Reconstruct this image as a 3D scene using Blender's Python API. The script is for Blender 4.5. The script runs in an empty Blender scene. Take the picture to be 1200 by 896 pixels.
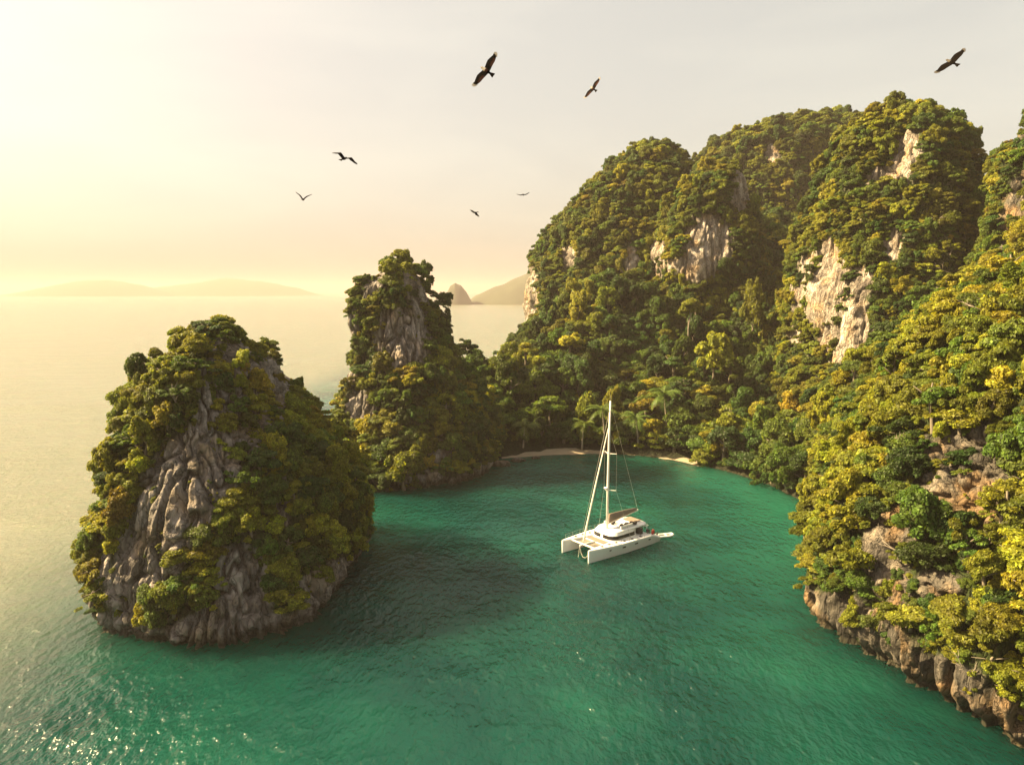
import bpy, math, random
import numpy as np
from mathutils import Vector, Matrix, Euler

# ------------------------------------------------------------------ camera, light, exposure
SC = bpy.context.scene
CAMH, FPX, PITCH = 36.0, 820.0, math.radians(7.43)
SUN_AZ, SUN_EL = -80.0, 38.0          # degrees from +Y towards +X ; elevation
cam_d = bpy.data.cameras.new("camera")
cam = bpy.data.objects.new("camera", cam_d)
SC.collection.objects.link(cam)
cam.location = (0, 0, CAMH)
cam.rotation_euler = (math.pi / 2 - PITCH, 0, 0)
cam_d.sensor_fit = 'HORIZONTAL'
cam_d.sensor_width = 36.0
cam_d.lens = 36.0 * FPX / 1200.0
cam_d.clip_start = 0.5
cam_d.clip_end = 60000.0
SC.camera = cam

w = bpy.data.worlds.new("World"); SC.world = w
w.use_nodes = True
nt = w.node_tree; nt.nodes.clear()
sky = nt.nodes.new("ShaderNodeTexSky"); sky.sky_type = 'NISHITA'; sky.sun_disc = False
sky.sun_elevation = math.radians(SUN_EL); sky.sun_rotation = math.radians(SUN_AZ)
sky.altitude = 0; sky.air_density = 1.0; sky.dust_density = 5.5; sky.ozone_density = 0.4
tint = nt.nodes.new("ShaderNodeMix"); tint.data_type = 'RGBA'; tint.blend_type = 'MULTIPLY'
tint.inputs[0].default_value = 1.0
tint.inputs[7].default_value = (0.48, 0.385, 0.325, 1)
bg = nt.nodes.new("ShaderNodeBackground"); bg.inputs[1].default_value = 0.063
wo = nt.nodes.new("ShaderNodeOutputWorld")
# a thin even veil of high cloud over the clear sky
veil = nt.nodes.new("ShaderNodeMix"); veil.data_type = 'RGBA'; veil.blend_type = 'ADD'
veil.inputs[0].default_value = 1.0
vtc = nt.nodes.new("ShaderNodeTexCoord"); vmp = nt.nodes.new("ShaderNodeMapping"); vmp.inputs["Scale"].default_value = (1.6, 1.6, 7.5)
vmp.inputs["Rotation"].default_value = (0.12, 0.05, 0.3)
vno = nt.nodes.new("ShaderNodeTexNoise"); vno.inputs["Scale"].default_value = 1.7; vno.inputs["Detail"].default_value = 6; vno.inputs["Distortion"].default_value = 0.5
vcr = nt.nodes.new("ShaderNodeValToRGB"); vcr.color_ramp.elements[0].position = 0.40; vcr.color_ramp.elements[0].color = (1, 1, 1, 1)
vcr.color_ramp.elements[1].position = 0.72; vcr.color_ramp.elements[1].color = (1.16, 1.15, 1.12, 1)
vmu = nt.nodes.new("ShaderNodeMix"); vmu.data_type = 'RGBA'; vmu.blend_type = 'MULTIPLY'; vmu.inputs[0].default_value = 1.0
vmu.inputs[7].default_value = (1.84, 1.80, 1.46, 1)
nt.links.new(vtc.outputs["Generated"], vmp.inputs["Vector"]); nt.links.new(vmp.outputs[0], vno.inputs["Vector"])
nt.links.new(vno.outputs["Fac"], vcr.inputs[0]); nt.links.new(vcr.outputs[0], vmu.inputs[6]); nt.links.new(vmu.outputs[2], veil.inputs[7])
nt.links.new(sky.outputs[0], tint.inputs[6]); nt.links.new(tint.outputs[2], veil.inputs[6]); nt.links.new(veil.outputs[2], bg.inputs[0])
nt.links.new(bg.outputs[0], wo.inputs[0])

sun_d = bpy.data.lights.new("sun", 'SUN'); sun_d.energy = 5.0; sun_d.angle = math.radians(0.6)
sun_d.color = (1.0, 0.77, 0.41)
sun = bpy.data.objects.new("sun", sun_d); SC.collection.objects.link(sun)
a, e = math.radians(SUN_AZ), math.radians(SUN_EL)
SUNV = Vector((math.sin(a) * math.cos(e), math.cos(a) * math.cos(e), math.sin(e)))
sun.rotation_euler = SUNV.to_track_quat('Z', 'Y').to_euler()

SC.view_settings.view_transform = 'Standard'
SC.view_settings.look = 'None'
SC.view_settings.exposure = 2.1
SC.view_settings.gamma = 1.0
SC.view_settings.use_curve_mapping = False
SC.render.engine = 'CYCLES'
cy = SC.cycles
cy.max_bounces = 6; cy.diffuse_bounces = 2; cy.glossy_bounces = 2; cy.transmission_bounces = 4
cy.transparent_max_bounces = 8; cy.volume_bounces = 0
cy.caustics_reflective = False; cy.caustics_refractive = False
cy.use_denoising = True
cy.sample_clamp_indirect = 6.0; cy.sample_clamp_direct = 1.3

# ------------------------------------------------------------------ helpers
COL = SC.collection
cp, sp_ = math.cos(PITCH), math.sin(PITCH)

def ray(px, py):
    rx, uy = (px - 600.0) / FPX, (448.0 - py) / FPX
    return np.array([rx, cp + uy * sp_, -sp_ + uy * cp])
def P(px, py, d):
    r = ray(px, py); t = d / r[1]
    return np.array([r[0] * t, d, CAMH + r[2] * t])
def W(px, py, z=0.0):
    r = ray(px, py); t = (z - CAMH) / r[2]
    return np.array([r[0] * t, r[1] * t, z])
def project(p):
    p = np.asarray(p, float)
    x, y, z = p[..., 0], p[..., 1], p[..., 2] - CAMH
    dep = y * cp - z * sp_
    up = y * sp_ + z * cp
    dd = np.where(dep < 0.1, 0.1, dep)
    return 600 + FPX * x / dd, 448 - FPX * up / dd, dep

_rs = np.random.RandomState(7)
_perm = np.tile(_rs.permutation(256), 3).astype(np.int64)
_g = _rs.normal(size=(256, 3)); _g /= np.linalg.norm(_g, axis=1)[:, None]
def pn(x, y, z):
    x, y, z = np.broadcast_arrays(np.asarray(x, float), np.asarray(y, float), np.asarray(z, float))
    xi, yi, zi = np.floor(x).astype(np.int64), np.floor(y).astype(np.int64), np.floor(z).astype(np.int64)
    xf, yf, zf = x - xi, y - yi, z - zi
    xi &= 255; yi &= 255; zi &= 255
    u, v, t = [q * q * q * (q * (q * 6 - 15) + 10) for q in (xf, yf, zf)]
    def gr(i, j, k):
        h = _perm[_perm[_perm[xi + i] + yi + j] + zi + k]
        g = _g[h]
        return g[..., 0] * (xf - i) + g[..., 1] * (yf - j) + g[..., 2] * (zf - k)
    lx = lambda a_, b_, q: a_ + (b_ - a_) * q
    return 1.6 * lx(lx(lx(gr(0, 0, 0), gr(1, 0, 0), u), lx(gr(0, 1, 0), gr(1, 1, 0), u), v),
                    lx(lx(gr(0, 0, 1), gr(1, 0, 1), u), lx(gr(0, 1, 1), gr(1, 1, 1), u), v), t)

def link(name, me, parent=None):
    o = bpy.data.objects.new(name, me); COL.objects.link(o)
    if parent: o.parent = parent
    return o
def tag(o, label=None, cat=None, group=None, kind=None):
    if label: o["label"] = label
    if cat: o["category"] = cat
    if group: o["group"] = group
    if kind: o["kind"] = kind
    return o
def mesh_np(name, v, f, mat=None, smooth=False):
    """v (n,3) array; f (m,k) int array of equal-size faces or a list of lists"""
    me = bpy.data.meshes.new(name)
    if isinstance(f, np.ndarray):
        v = np.asarray(v, np.float32)
        me.vertices.add(len(v)); me.vertices.foreach_set('co', v.ravel())
        k = f.shape[1]
        me.loops.add(f.size); me.loops.foreach_set('vertex_index', f.astype(np.int32).ravel())
        me.polygons.add(len(f))
        me.polygons.foreach_set('loop_start', np.arange(0, f.size, k, dtype=np.int32))
        me.update(calc_edges=True)
    else:
        me.from_pydata([tuple(q) for q in v], [], [tuple(q) for q in f])
        me.update()
    if smooth:
        me.polygons.foreach_set('use_smooth', np.ones(len(me.polygons), dtype=bool))
    if mat: me.materials.append(mat)
    return me

class MB:
    """collects shapes, builds one mesh"""
    def __init__(s): s.v, s.f = [], []
    def add(s, v, f):
        n = len(s.v); s.v += [tuple(q) for q in v]; s.f += [[i + n for i in q] for q in f]; return s
    def box(s, c, d, rz=0.0, taper=1.0):
        hx, hy, hz = d[0] / 2, d[1] / 2, d[2] / 2
        cr, sr = math.cos(rz), math.sin(rz); v = []
        for k in (-1, 1):
            t = taper if k > 0 else 1
            for (i, j) in ((-1, -1), (1, -1), (1, 1), (-1, 1)):
                x, y = i * hx * t, j * hy * t
                v.append((c[0] + x * cr - y * sr, c[1] + x * sr + y * cr, c[2] + k * hz))
        return s.add(v, [(3, 2, 1, 0), (4, 5, 6, 7), (0, 1, 5, 4), (1, 2, 6, 5), (2, 3, 7, 6), (3, 0, 4, 7)])
    def tube(s, pts, r, n=8, cap=True):
        pts = [Vector(q) for q in pts]; rr = r if isinstance(r, (list, tuple)) else [r] * len(pts)
        v, f = [], []
        up = None
        for i, q in enumerate(pts):
            t = (pts[min(i + 1, len(pts) - 1)] - pts[max(i - 1, 0)]).normalized()
            if up is None:
                up = t.orthogonal().normalized()
            up = (up - t * up.dot(t)).normalized()
            b = t.cross(up)
            for k in range(n):
                a_ = 2 * math.pi * k / n
                v.append(q + (up * math.cos(a_) + b * math.sin(a_)) * rr[i])
        for i in range(len(pts) - 1):
            for k in range(n):
                k2 = (k + 1) % n
                f.append((i * n + k, i * n + k2, (i + 1) * n + k2, (i + 1) * n + k))
        if cap:
            f.append(tuple(range(n))[::-1]); f.append(tuple(range((len(pts) - 1) * n, len(pts) * n)))
        return s.add(v, f)
    def rings(s, R, cap0=True, cap1=True):
        n = len(R[0]); v = [q for r in R for q in r]; f = []
        for i in range(len(R) - 1):
            for k in range(n):
                k2 = (k + 1) % n
                f.append((i * n + k, i * n + k2, (i + 1) * n + k2, (i + 1) * n + k))
        if cap0: f.append(tuple(range(n))[::-1])
        if cap1: f.append(tuple(range((len(R) - 1) * n, len(R) * n)))
        return s.add(v, f)
    def ball(s, c, r, n=10, m=6):
        rx, ry, rz = r if isinstance(r, (tuple, list)) else (r, r, r)
        R = []
        for i in range(m + 1):
            t = -math.pi / 2 + math.pi * (i + 0.02 if i == 0 else (i - 0.02 if i == m else i)) / m
            R.append([(c[0] + rx * math.cos(t) * math.cos(2 * math.pi * k / n),
                       c[1] + ry * math.cos(t) * math.sin(2 * math.pi * k / n), c[2] + rz * math.sin(t)) for k in range(n)])
        return s.rings(R)
    def build(s, name, mat, parent=None, smooth=False):
        me = mesh_np(name, s.v, s.f, mat, smooth)
        return link(name, me, parent)

# ------------------------------------------------------------------ materials
def newmat(name):
    m = bpy.data.materials.new(name); m.use_nodes = True
    t = m.node_tree; t.nodes.clear()
    out = t.nodes.new("ShaderNodeOutputMaterial")
    return m, t, out
def N(t, typ, **kw):
    n = t.nodes.new(typ)
    for k, v in kw.items():
        setattr(n, k, v)
    return n
def plain(name, col, rough=0.5, metal=0.0, spec=0.5, var=0.0, vscale=3.0):
    m, t, out = newmat(name)
    b = N(t, "ShaderNodeBsdfPrincipled")
    b.inputs["Base Color"].default_value = (*col, 1); b.inputs["Roughness"].default_value = rough
    b.inputs["Metallic"].default_value = metal; b.inputs["Specular IOR Level"].default_value = spec
    if var > 0:
        tc = N(t, "ShaderNodeTexCoord"); no = N(t, "ShaderNodeTexNoise"); no.inputs["Scale"].default_value = vscale
        no.inputs["Detail"].default_value = 5
        mr = N(t, "ShaderNodeMapRange"); mr.inputs[3].default_value = 1 - var; mr.inputs[4].default_value = 1 + var * 0.4
        mx = N(t, "ShaderNodeMix", data_type='RGBA', blend_type='MULTIPLY'); mx.inputs[0].default_value = 1
        mx.inputs[6].default_value = (*col, 1)
        t.links.new(tc.outputs["Object"], no.inputs["Vector"]); t.links.new(no.outputs["Fac"], mr.inputs[0])
        t.links.new(mr.outputs[0], mx.inputs[7]); t.links.new(mx.outputs[2], b.inputs["Base Color"])
    t.links.new(b.outputs[0], out.inputs[0])
    return m

def ramp(t, stops):
    r = N(t, "ShaderNodeValToRGB"); cr = r.color_ramp
    while len(cr.elements) < len(stops): cr.elements.new(0.5)
    for el, (p_, c) in zip(cr.elements, stops):
        el.position = p_; el.color = (*c, 1)
    return r

def rock_mat(name, base, light, dark, stain, green=(0.035, 0.05, 0.012), base_stain=True):
    m, t, out = newmat(name); L = t.links.new
    b = N(t, "ShaderNodeBsdfPrincipled"); b.inputs["Roughness"].default_value = 0.9
    b.inputs["Specular IOR Level"].default_value = 0.2
    geo = N(t, "ShaderNodeNewGeometry")
    mp = N(t, "ShaderNodeMapping"); mp.inputs["Scale"].default_value = (1, 1, 0.16)
    L(geo.outputs["Position"], mp.inputs["Vector"])
    n1 = N(t, "ShaderNodeTexNoise"); n1.inputs["Scale"].default_value = 0.45; n1.inputs["Detail"].default_value = 8; n1.inputs["Roughness"].default_value = 0.62
    L(mp.outputs[0], n1.inputs["Vector"])
    r1 = ramp(t, [(0.36, dark), (0.50, base), (0.64, light)])
    L(n1.outputs["Fac"], r1.inputs[0])
    n2 = N(t, "ShaderNodeTexNoise"); n2.inputs["Scale"].default_value = 0.22; n2.inputs["Detail"].default_value = 6
    L(geo.outputs["Position"], n2.inputs["Vector"])
    mr = N(t, "ShaderNodeMapRange"); mr.inputs[1].default_value = 0.52; mr.inputs[2].default_value = 0.68
    L(n2.outputs["Fac"], mr.inputs[0])
    mx = N(t, "ShaderNodeMix", data_type='RGBA'); mx.inputs[7].default_value = (*stain, 1)
    L(mr.outputs[0], mx.inputs[0]); L(r1.outputs[0], mx.inputs[6])
    # green film where soil gathers: attribute 'soil' from the surface's own cover
    at = N(t, "ShaderNodeAttribute", attribute_name="soil")
    n3 = N(t, "ShaderNodeTexNoise"); n3.inputs["Scale"].default_value = 1.3; n3.inputs["Detail"].default_value = 6
    L(geo.outputs["Position"], n3.inputs["Vector"])
    ad = N(t, "ShaderNodeMath", operation='MULTIPLY_ADD'); ad.inputs[1].default_value = 1.4; ad.inputs[2].default_value = -0.7
    L(n3.outputs["Fac"], ad.inputs[0])
    ad2 = N(t, "ShaderNodeMath", operation='ADD', use_clamp=True)
    L(ad.outputs[0], ad2.inputs[0]); L(at.outputs["Fac"], ad2.inputs[1])
    mx2 = N(t, "ShaderNodeMix", data_type='RGBA'); mx2.inputs[7].default_value = (*green, 1)
    L(ad2.outputs[0], mx2.inputs[0]); L(mx.outputs[2], mx2.inputs[6])
    # tide line: weed-dark wet rock within the first metre over the water
    sx = N(t, "ShaderNodeSeparateXYZ"); L(geo.outputs["Position"], sx.inputs[0])
    ta = N(t, "ShaderNodeMath", operation='MULTIPLY_ADD'); ta.inputs[1].default_value = -2.4
    L(n3.outputs["Fac"], ta.inputs[0]); L(sx.outputs[2], ta.inputs[2])
    tm = N(t, "ShaderNodeMapRange"); tm.inputs[1].default_value = -0.9; tm.inputs[2].default_value = 0.25
    tm.inputs[3].default_value = 0.85; tm.inputs[4].default_value = 0
    L(ta.outputs[0], tm.inputs[0])
    mx3 = N(t, "ShaderNodeMix", data_type='RGBA'); mx3.inputs[7].default_value = (0.035, 0.035, 0.02, 1)
    L(tm.outputs[0], mx3.inputs[0]); L(mx2.outputs[2], mx3.inputs[6])
    # relief
    vo = N(t, "ShaderNodeTexVoronoi", feature='DISTANCE_TO_EDGE'); vo.inputs["Scale"].default_value = 0.95
    mp2 = N(t, "ShaderNodeMapping"); mp2.inputs["Scale"].default_value = (1, 1, 0.11)
    wn = N(t, "ShaderNodeTexNoise"); wn.inputs["Scale"].default_value = 0.9; wn.inputs["Detail"].default_value = 4
    L(geo.outputs["Position"], wn.inputs["Vector"])
    va = N(t, "ShaderNodeVectorMath", operation='MULTIPLY_ADD'); va.inputs[1].default_value = (1.8, 1.8, 1.8)
    L(wn.outputs["Color"], va.inputs[0]); L(geo.outputs["Position"], va.inputs[2]); L(va.outputs[0], mp2.inputs["Vector"])
    L(mp2.outputs[0], vo.inputs["Vector"])
    vm = N(t, "ShaderNodeMapRange"); vm.inputs[2].default_value = 0.22
    L(vo.outputs["Distance"], vm.inputs[0])
    # darker along the joints of the rock
    jm = N(t, "ShaderNodeMapRange"); jm.inputs[2].default_value = 0.07; jm.inputs[3].default_value = 0.38; jm.inputs[4].default_value = 1.0
    L(vo.outputs["Distance"], jm.inputs[0])
    jx = N(t, "ShaderNodeMix", data_type='RGBA', blend_type='MULTIPLY'); jx.inputs[0].default_value = 1
    L(mx3.outputs[2], jx.inputs[6]); L(jm.outputs[0], jx.inputs[7]); L(jx.outputs[2], b.inputs["Base Color"])
    n4 = N(t, "ShaderNodeTexNoise"); n4.inputs["Scale"].default_value = 2.8; n4.inputs["Detail"].default_value = 8; n4.inputs["Roughness"].default_value = 0.65
    mp3 = N(t, "ShaderNodeMapping"); mp3.inputs["Scale"].default_value = (1, 1, 0.22)
    L(geo.outputs["Position"], mp3.inputs["Vector"]); L(mp3.outputs[0], n4.inputs["Vector"])
    sm = N(t, "ShaderNodeMath", operation='MULTIPLY_ADD'); sm.inputs[1].default_value = 0.40
    L(vm.outputs[0], sm.inputs[0]); L(n4.outputs["Fac"], sm.inputs[2])
    bp = N(t, "ShaderNodeBump"); bp.inputs["Strength"].default_value = 1.0; bp.inputs["Distance"].default_value = 0.75
    L(sm.outputs[0], bp.inputs["Height"]); L(bp.outputs[0], b.inputs["Normal"])
    L(b.outputs[0], out.inputs[0])
    return m

def leaf_mat(name, col, trans=0.45, var=0.35):
    m, t, out = newmat(name); L = t.links.new
    oi = N(t, "ShaderNodeObjectInfo")
    hs = N(t, "ShaderNodeHueSaturation"); hs.inputs["Color"].default_value = (*col, 1)
    m1 = N(t, "ShaderNodeMapRange"); m1.inputs[3].default_value = 1 - var; m1.inputs[4].default_value = 1 + var
    L(oi.outputs["Random"], m1.inputs[0])
    tc = N(t, "ShaderNodeTexCoord"); no = N(t, "ShaderNodeTexNoise"); no.inputs["Scale"].default_value = 3.5; no.inputs["Detail"].default_value = 3
    L(tc.outputs["Object"], no.inputs["Vector"])
    m2 = N(t, "ShaderNodeMapRange"); m2.inputs[1].default_value = 0.3; m2.inputs[2].default_value = 0.7; m2.inputs[3].default_value = 0.75; m2.inputs[4].default_value = 1.25
    L(no.outputs["Fac"], m2.inputs[0])
    mu = N(t, "ShaderNodeMath", operation='MULTIPLY'); L(m1.outputs[0], mu.inputs[0]); L(m2.outputs[0], mu.inputs[1])
    lv = N(t, "ShaderNodeAttribute", attribute_name="leafvar")
    mv = N(t, "ShaderNodeMath", operation='MULTIPLY'); L(mu.outputs[0], mv.inputs[0]); L(lv.outputs["Fac"], mv.inputs[1])
    L(mv.outputs[0], hs.inputs["Value"])
    m3 = N(t, "ShaderNodeMath", operation='MULTIPLY_ADD'); m3.inputs[1].default_value = 7.13; m3.inputs[2].default_value = 0
    L(oi.outputs["Random"], m3.inputs[0])
    fr = N(t, "ShaderNodeMath", operation='FRACT'); L(m3.outputs[0], fr.inputs[0])
    m4 = N(t, "ShaderNodeMapRange"); m4.inputs[3].default_value = 0.482; m4.inputs[4].default_value = 0.525
    L(fr.outputs[0], m4.inputs[0])
    n5 = N(t, "ShaderNodeTexNoise"); n5.inputs["Scale"].default_value = 1.6; n5.inputs["Detail"].default_value = 2       # shoots and old growth differ within a crown
    L(tc.outputs["Object"], n5.inputs["Vector"])
    m5 = N(t, "ShaderNodeMath", operation='MULTIPLY_ADD'); m5.inputs[1].default_value = 0.07; m5.inputs[2].default_value = -0.025
    L(n5.outputs["Fac"], m5.inputs[0]); a5 = N(t, "ShaderNodeMath", operation='ADD'); L(m4.outputs[0], a5.inputs[0]); L(m5.outputs[0], a5.inputs[1]); L(a5.outputs[0], hs.inputs["Hue"])
    b = N(t, "ShaderNodeBsdfPrincipled"); b.inputs["Roughness"].default_value = 0.55; b.inputs["Specular IOR Level"].default_value = 0.25
    L(hs.outputs[0], b.inputs["Base Color"])
    tr = N(t, "ShaderNodeBsdfTranslucent")
    ty = N(t, "ShaderNodeMix", data_type='RGBA', blend_type='MULTIPLY'); ty.inputs[0].default_value = 1; ty.inputs[7].default_value = (1.5, 1.35, 0.5, 1)
    L(hs.outputs[0], ty.inputs[6]); L(ty.outputs[2], tr.inputs[0])
    ms = N(t, "ShaderNodeMixShader"); ms.inputs[0].default_value = trans
    L(b.outputs[0], ms.inputs[1]); L(tr.outputs[0], ms.inputs[2]); L(ms.outputs[0], out.inputs[0])
    return m

M = {}
M['rock_grey'] = rock_mat("grey limestone", (0.235, 0.208, 0.19), (0.42, 0.37, 0.335), (0.095, 0.085, 0.078), (0.29, 0.225, 0.155))
M['rock_ochre'] = rock_mat("ochre limestone", (0.125, 0.110, 0.092), (0.28, 0.235, 0.18), (0.05, 0.046, 0.041), (0.28, 0.175, 0.085))
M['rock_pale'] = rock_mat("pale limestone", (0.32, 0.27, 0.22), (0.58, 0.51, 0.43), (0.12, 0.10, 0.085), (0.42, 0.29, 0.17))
M['soil'] = rock_mat("forest floor", (0.05, 0.045, 0.02), (0.09, 0.07, 0.03), (0.02, 0.02, 0.01), (0.06, 0.05, 0.02), green=(0.02, 0.032, 0.008))
LEAFC = {'dark green': (0.044, 0.070, 0.012), 'mid green': (0.082, 0.112, 0.014), 'olive green': (0.135, 0.142, 0.013),
         'yellow green': (0.200, 0.190, 0.015), 'golden': (0.21, 0.172, 0.018)}
for k, c in LEAFC.items(): M['leaf ' + k] = leaf_mat(k + " leaves", c)
M['palm'] = leaf_mat("palm fronds", (0.12, 0.15, 0.025), 0.3, 0.1)
M['bark'] = plain("grey bark", (0.17, 0.14, 0.10), 0.9, var=0.4)
M['pale_bark'] = plain("pale bark", (0.30, 0.25, 0.19), 0.85, var=0.35)
M['sand'] = plain("beach sand", (0.29, 0.235, 0.16), 0.95, var=0.25, vscale=0.6)
M['far'] = plain("far forest", (0.05, 0.06, 0.03), 0.95, var=0.5, vscale=0.02)

# ------------------------------------------------------------------ rock surfaces
SURF = []     # every planted surface: dict(grid, normal, bare ...)
def smooth_rows(A, k):
    for _ in range(k):
        B = A.copy(); B[1:-1] = (A[:-2] + 2 * A[1:-1] + A[2:]) / 4; A = B
    return A
def closed_resample(pts, n):
    pts = np.array(pts, float); m = len(pts); out = []
    # closed Catmull-Rom, then even spacing
    T = np.linspace(0, m, m * 24, endpoint=False); i = T.astype(int); u = (T - i)[:, None]
    p0, p1, p2, p3 = pts[(i - 1) % m], pts[i % m], pts[(i + 1) % m], pts[(i + 2) % m]
    q = 0.5 * (2 * p1 + (p2 - p0) * u + (2 * p0 - 5 * p1 + 4 * p2 - p3) * u * u + (3 * p1 - p0 - 3 * p2 + p3) * u ** 3)
    dl = np.r_[0, np.cumsum(np.linalg.norm(np.roll(q, -1, 0) - q, axis=1))]
    s = np.linspace(0, dl[-1], n, endpoint=False)
    qq = np.vstack([q, q[:1]])
    return np.stack([np.interp(s, dl, qq[:, 0]), np.interp(s, dl, qq[:, 1])], 1)
def ellipse(cx, cy_, a_, b_, n, ex=2.3, rot=0.0):
    th = np.linspace(0, 2 * np.pi, n, endpoint=False)
    c, s = np.cos(th), np.sin(th)
    x = a_ * np.sign(c) * np.abs(c) ** (2 / ex); y = b_ * np.sign(s) * np.abs(s) ** (2 / ex)
    return np.stack([cx + x, cy_ + y], 1)

def flutes(X, Y, Z, amp, seed, big=(2.2, 0.085), mid=(0.9, 0.24), fl=(0.8, 0.8)):
    d = big[0] * pn(X * big[1] + seed, Y * big[1], Z * big[1] * 0.7)
    d += mid[0] * pn(X * mid[1] + seed * 2, Y * mid[1], Z * mid[1] * 0.5)
    wx, wy = 0.5 * pn(X * .3, Y * .3, Z * .22 + seed), 0.5 * pn(X * .3 + 7, Y * .3, Z * .22 + seed)      # fissures wander a little on the way down
    r = np.abs(pn((X + wx) * fl[1] + seed * 3, (Y + wy) * fl[1], Z * 0.045))
    d -= fl[0] * np.clip(1 - r * 3.4, 0, 1) ** 1.6 * 1.7
    r = np.abs(pn((X + wx) * 0.36 + 9.1, (Y + wy) * 0.36 + seed, Z * 0.05))
    d -= fl[0] * 1.6 * np.clip(1 - r * 6.0, 0, 1)
    r = np.abs(pn((X + wx) * 2.1, (Y + wy) * 2.1 + seed, Z * 0.11))
    d -= 0.35 * fl[0] * np.clip(1 - r * 2.6, 0, 1)
    d += 0.14 * pn(X * 1.3, Y * 1.3 + seed, Z * 0.8)
    # broken ledges
    d += 0.5 * fl[0] * np.abs(pn(X * 0.2, Y * 0.2, Z * 0.55 + seed))
    return d * amp

BARE = {}
def ring_rock(name, rings, nz, nt_, mat, seed, amp=1.0, bare=(), dense=1.0, facing=-0.45, plan=0.10, disp=None, sm=3, zexp=1.0, bare_base=0.0, steep_bare=0.0, planted=True, colours=None, size=(1.4, 2.4), label=None, cat="rock", nm="rock"):
    """rings: list of (z, (nt,2) array) from the bottom up"""
    zs = np.array([r[0] for r in rings]); R = np.array([r[1] for r in rings])
    ztop = zs[-1]
    zz = np.interp(np.linspace(0, 1, nz) ** zexp, np.linspace(0, 1, len(zs)), zs) if False else np.linspace(zs[0], ztop, nz)
    XY = np.empty((nz, nt_, 2))
    for k in range(2):
        for j in range(nt_):
            XY[:, j, k] = np.interp(zz, zs, R[:, j, k])
    XY = smooth_rows(XY, sm)
    Z = np.repeat(zz[:, None], nt_, 1)
    c = XY.mean(axis=1, keepdims=True)
    th = np.linspace(0, 2 * np.pi, nt_, endpoint=False)[None, :]
    m_ = 1 + plan * (pn(np.cos(th) * 1.5 + seed, np.sin(th) * 1.5, Z * 0.03) + 0.6 * pn(np.cos(th) * 3.5, np.sin(th) * 3.5 + seed, Z * 0.05))
    XY = c + (XY - c) * m_[..., None]
    G = np.concatenate([XY, Z[..., None]], 2)
    def normals(G):
        dt = np.roll(G, -1, 1) - np.roll(G, 1, 1)
        dz = np.gradient(G, axis=0)
        n = np.cross(dt, dz); n /= np.linalg.norm(n, axis=2, keepdims=True) + 1e-9
        return n
    n = normals(G)
    hz = n.copy(); hz[..., 2] *= 0.35
    d = flutes(G[..., 0], G[..., 1], G[..., 2], amp, seed, **(disp or {}))
    topf = np.clip((ztop - Z) / max(1.0, 0.12 * ztop), 0.25, 1)
    wl = np.clip((Z + 1) / 3.0, 0, 1)
    G = G + hz * (d * topf)[..., None]
    # tidal notch
    G[..., :2] -= (n[..., :2] * (1.0 * np.exp(-((Z - 0.3) / 0.9) ** 2))[..., None]) * min(1, amp)
    n = normals(G); BARE[name] = bare
    add_surface(name, G, n, mat, seed, bare, dense, facing, bare_base, steep_bare, planted, colours, size, label, cat, closed=True, nm=nm)
    return G

def in_ell(px, py, E):
    """E: (cx, cy, rx, ry, angle_deg)"""
    cx, cy_, rx, ry, an = E
    c, s = math.cos(math.radians(an)), math.sin(math.radians(an))
    dx, dy = px - cx, py - cy_
    u, v = (dx * c + dy * s) / rx, (-dx * s + dy * c) / ry
    return u * u + v * v

def add_surface(name, G, n, mat, seed, bare, dense, facing, bare_base, steep_bare, planted, colours, size, label, cat, closed, nm):
    nz, nt_ = G.shape[:2]
    X, Y, Z = G[..., 0], G[..., 1], G[..., 2]
    px, py, dep = project(G)
    tocam = np.stack([-X, -Y, CAMH - Z], 2); tocam /= np.linalg.norm(tocam, axis=2, keepdims=True)
    fc = (n * tocam).sum(2)
    nn = pn(X * 0.28 + seed, Y * 0.28, Z * 0.28) + 0.5 * pn(X * 0.8, Y * 0.8, Z * 0.8 + seed)
    B = np.zeros((nz, nt_))
    for E in bare:
        q = in_ell(px, py, E)
        B = np.maximum(B, np.where(fc > -0.15, np.clip((1.0 - q) * 2.2 + nn * 0.55 + 0.15, 0, 1), 0))
    if bare_base > 0:
        B = np.maximum(B, np.clip((bare_base * (1 + 0.6 * nn) - Z) * 1.2, 0, 1))
    if steep_bare > 0:
        B = np.maximum(B, np.clip((pn(X * 0.09 + 3, Y * 0.09 + seed, Z * 0.06) - (1 - steep_bare)) * 6, 0, 1) * (np.abs(n[..., 2]) < 0.5))
    v = G.reshape(-1, 3)
    i = np.arange(nz - 1)[:, None]; j = np.arange(nt_ if closed else nt_ - 1)[None, :]
    j2 = (j + 1) % nt_
    f = np.stack([i * nt_ + j, i * nt_ + j2, (i + 1) * nt_ + j2, (i + 1) * nt_ + j], -1).reshape(-1, 4)
    me = mesh_np(nm, v, f, mat, True)
    at = me.attributes.new("soil", 'FLOAT', 'POINT')
    at.data.foreach_set('value', np.clip(1.0 - B * 1.25, -0.1, 1).astype(np.float32).ravel())
    o = link(nm, me)
    tag(o, label or name, cat, kind="structure")
    SURF.append(dict(name=name, G=G, n=n, B=B, fc=fc, dense=dense, facing=facing, planted=planted, colours=colours, size=size, seed=seed, closed=closed))
    return o

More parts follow.
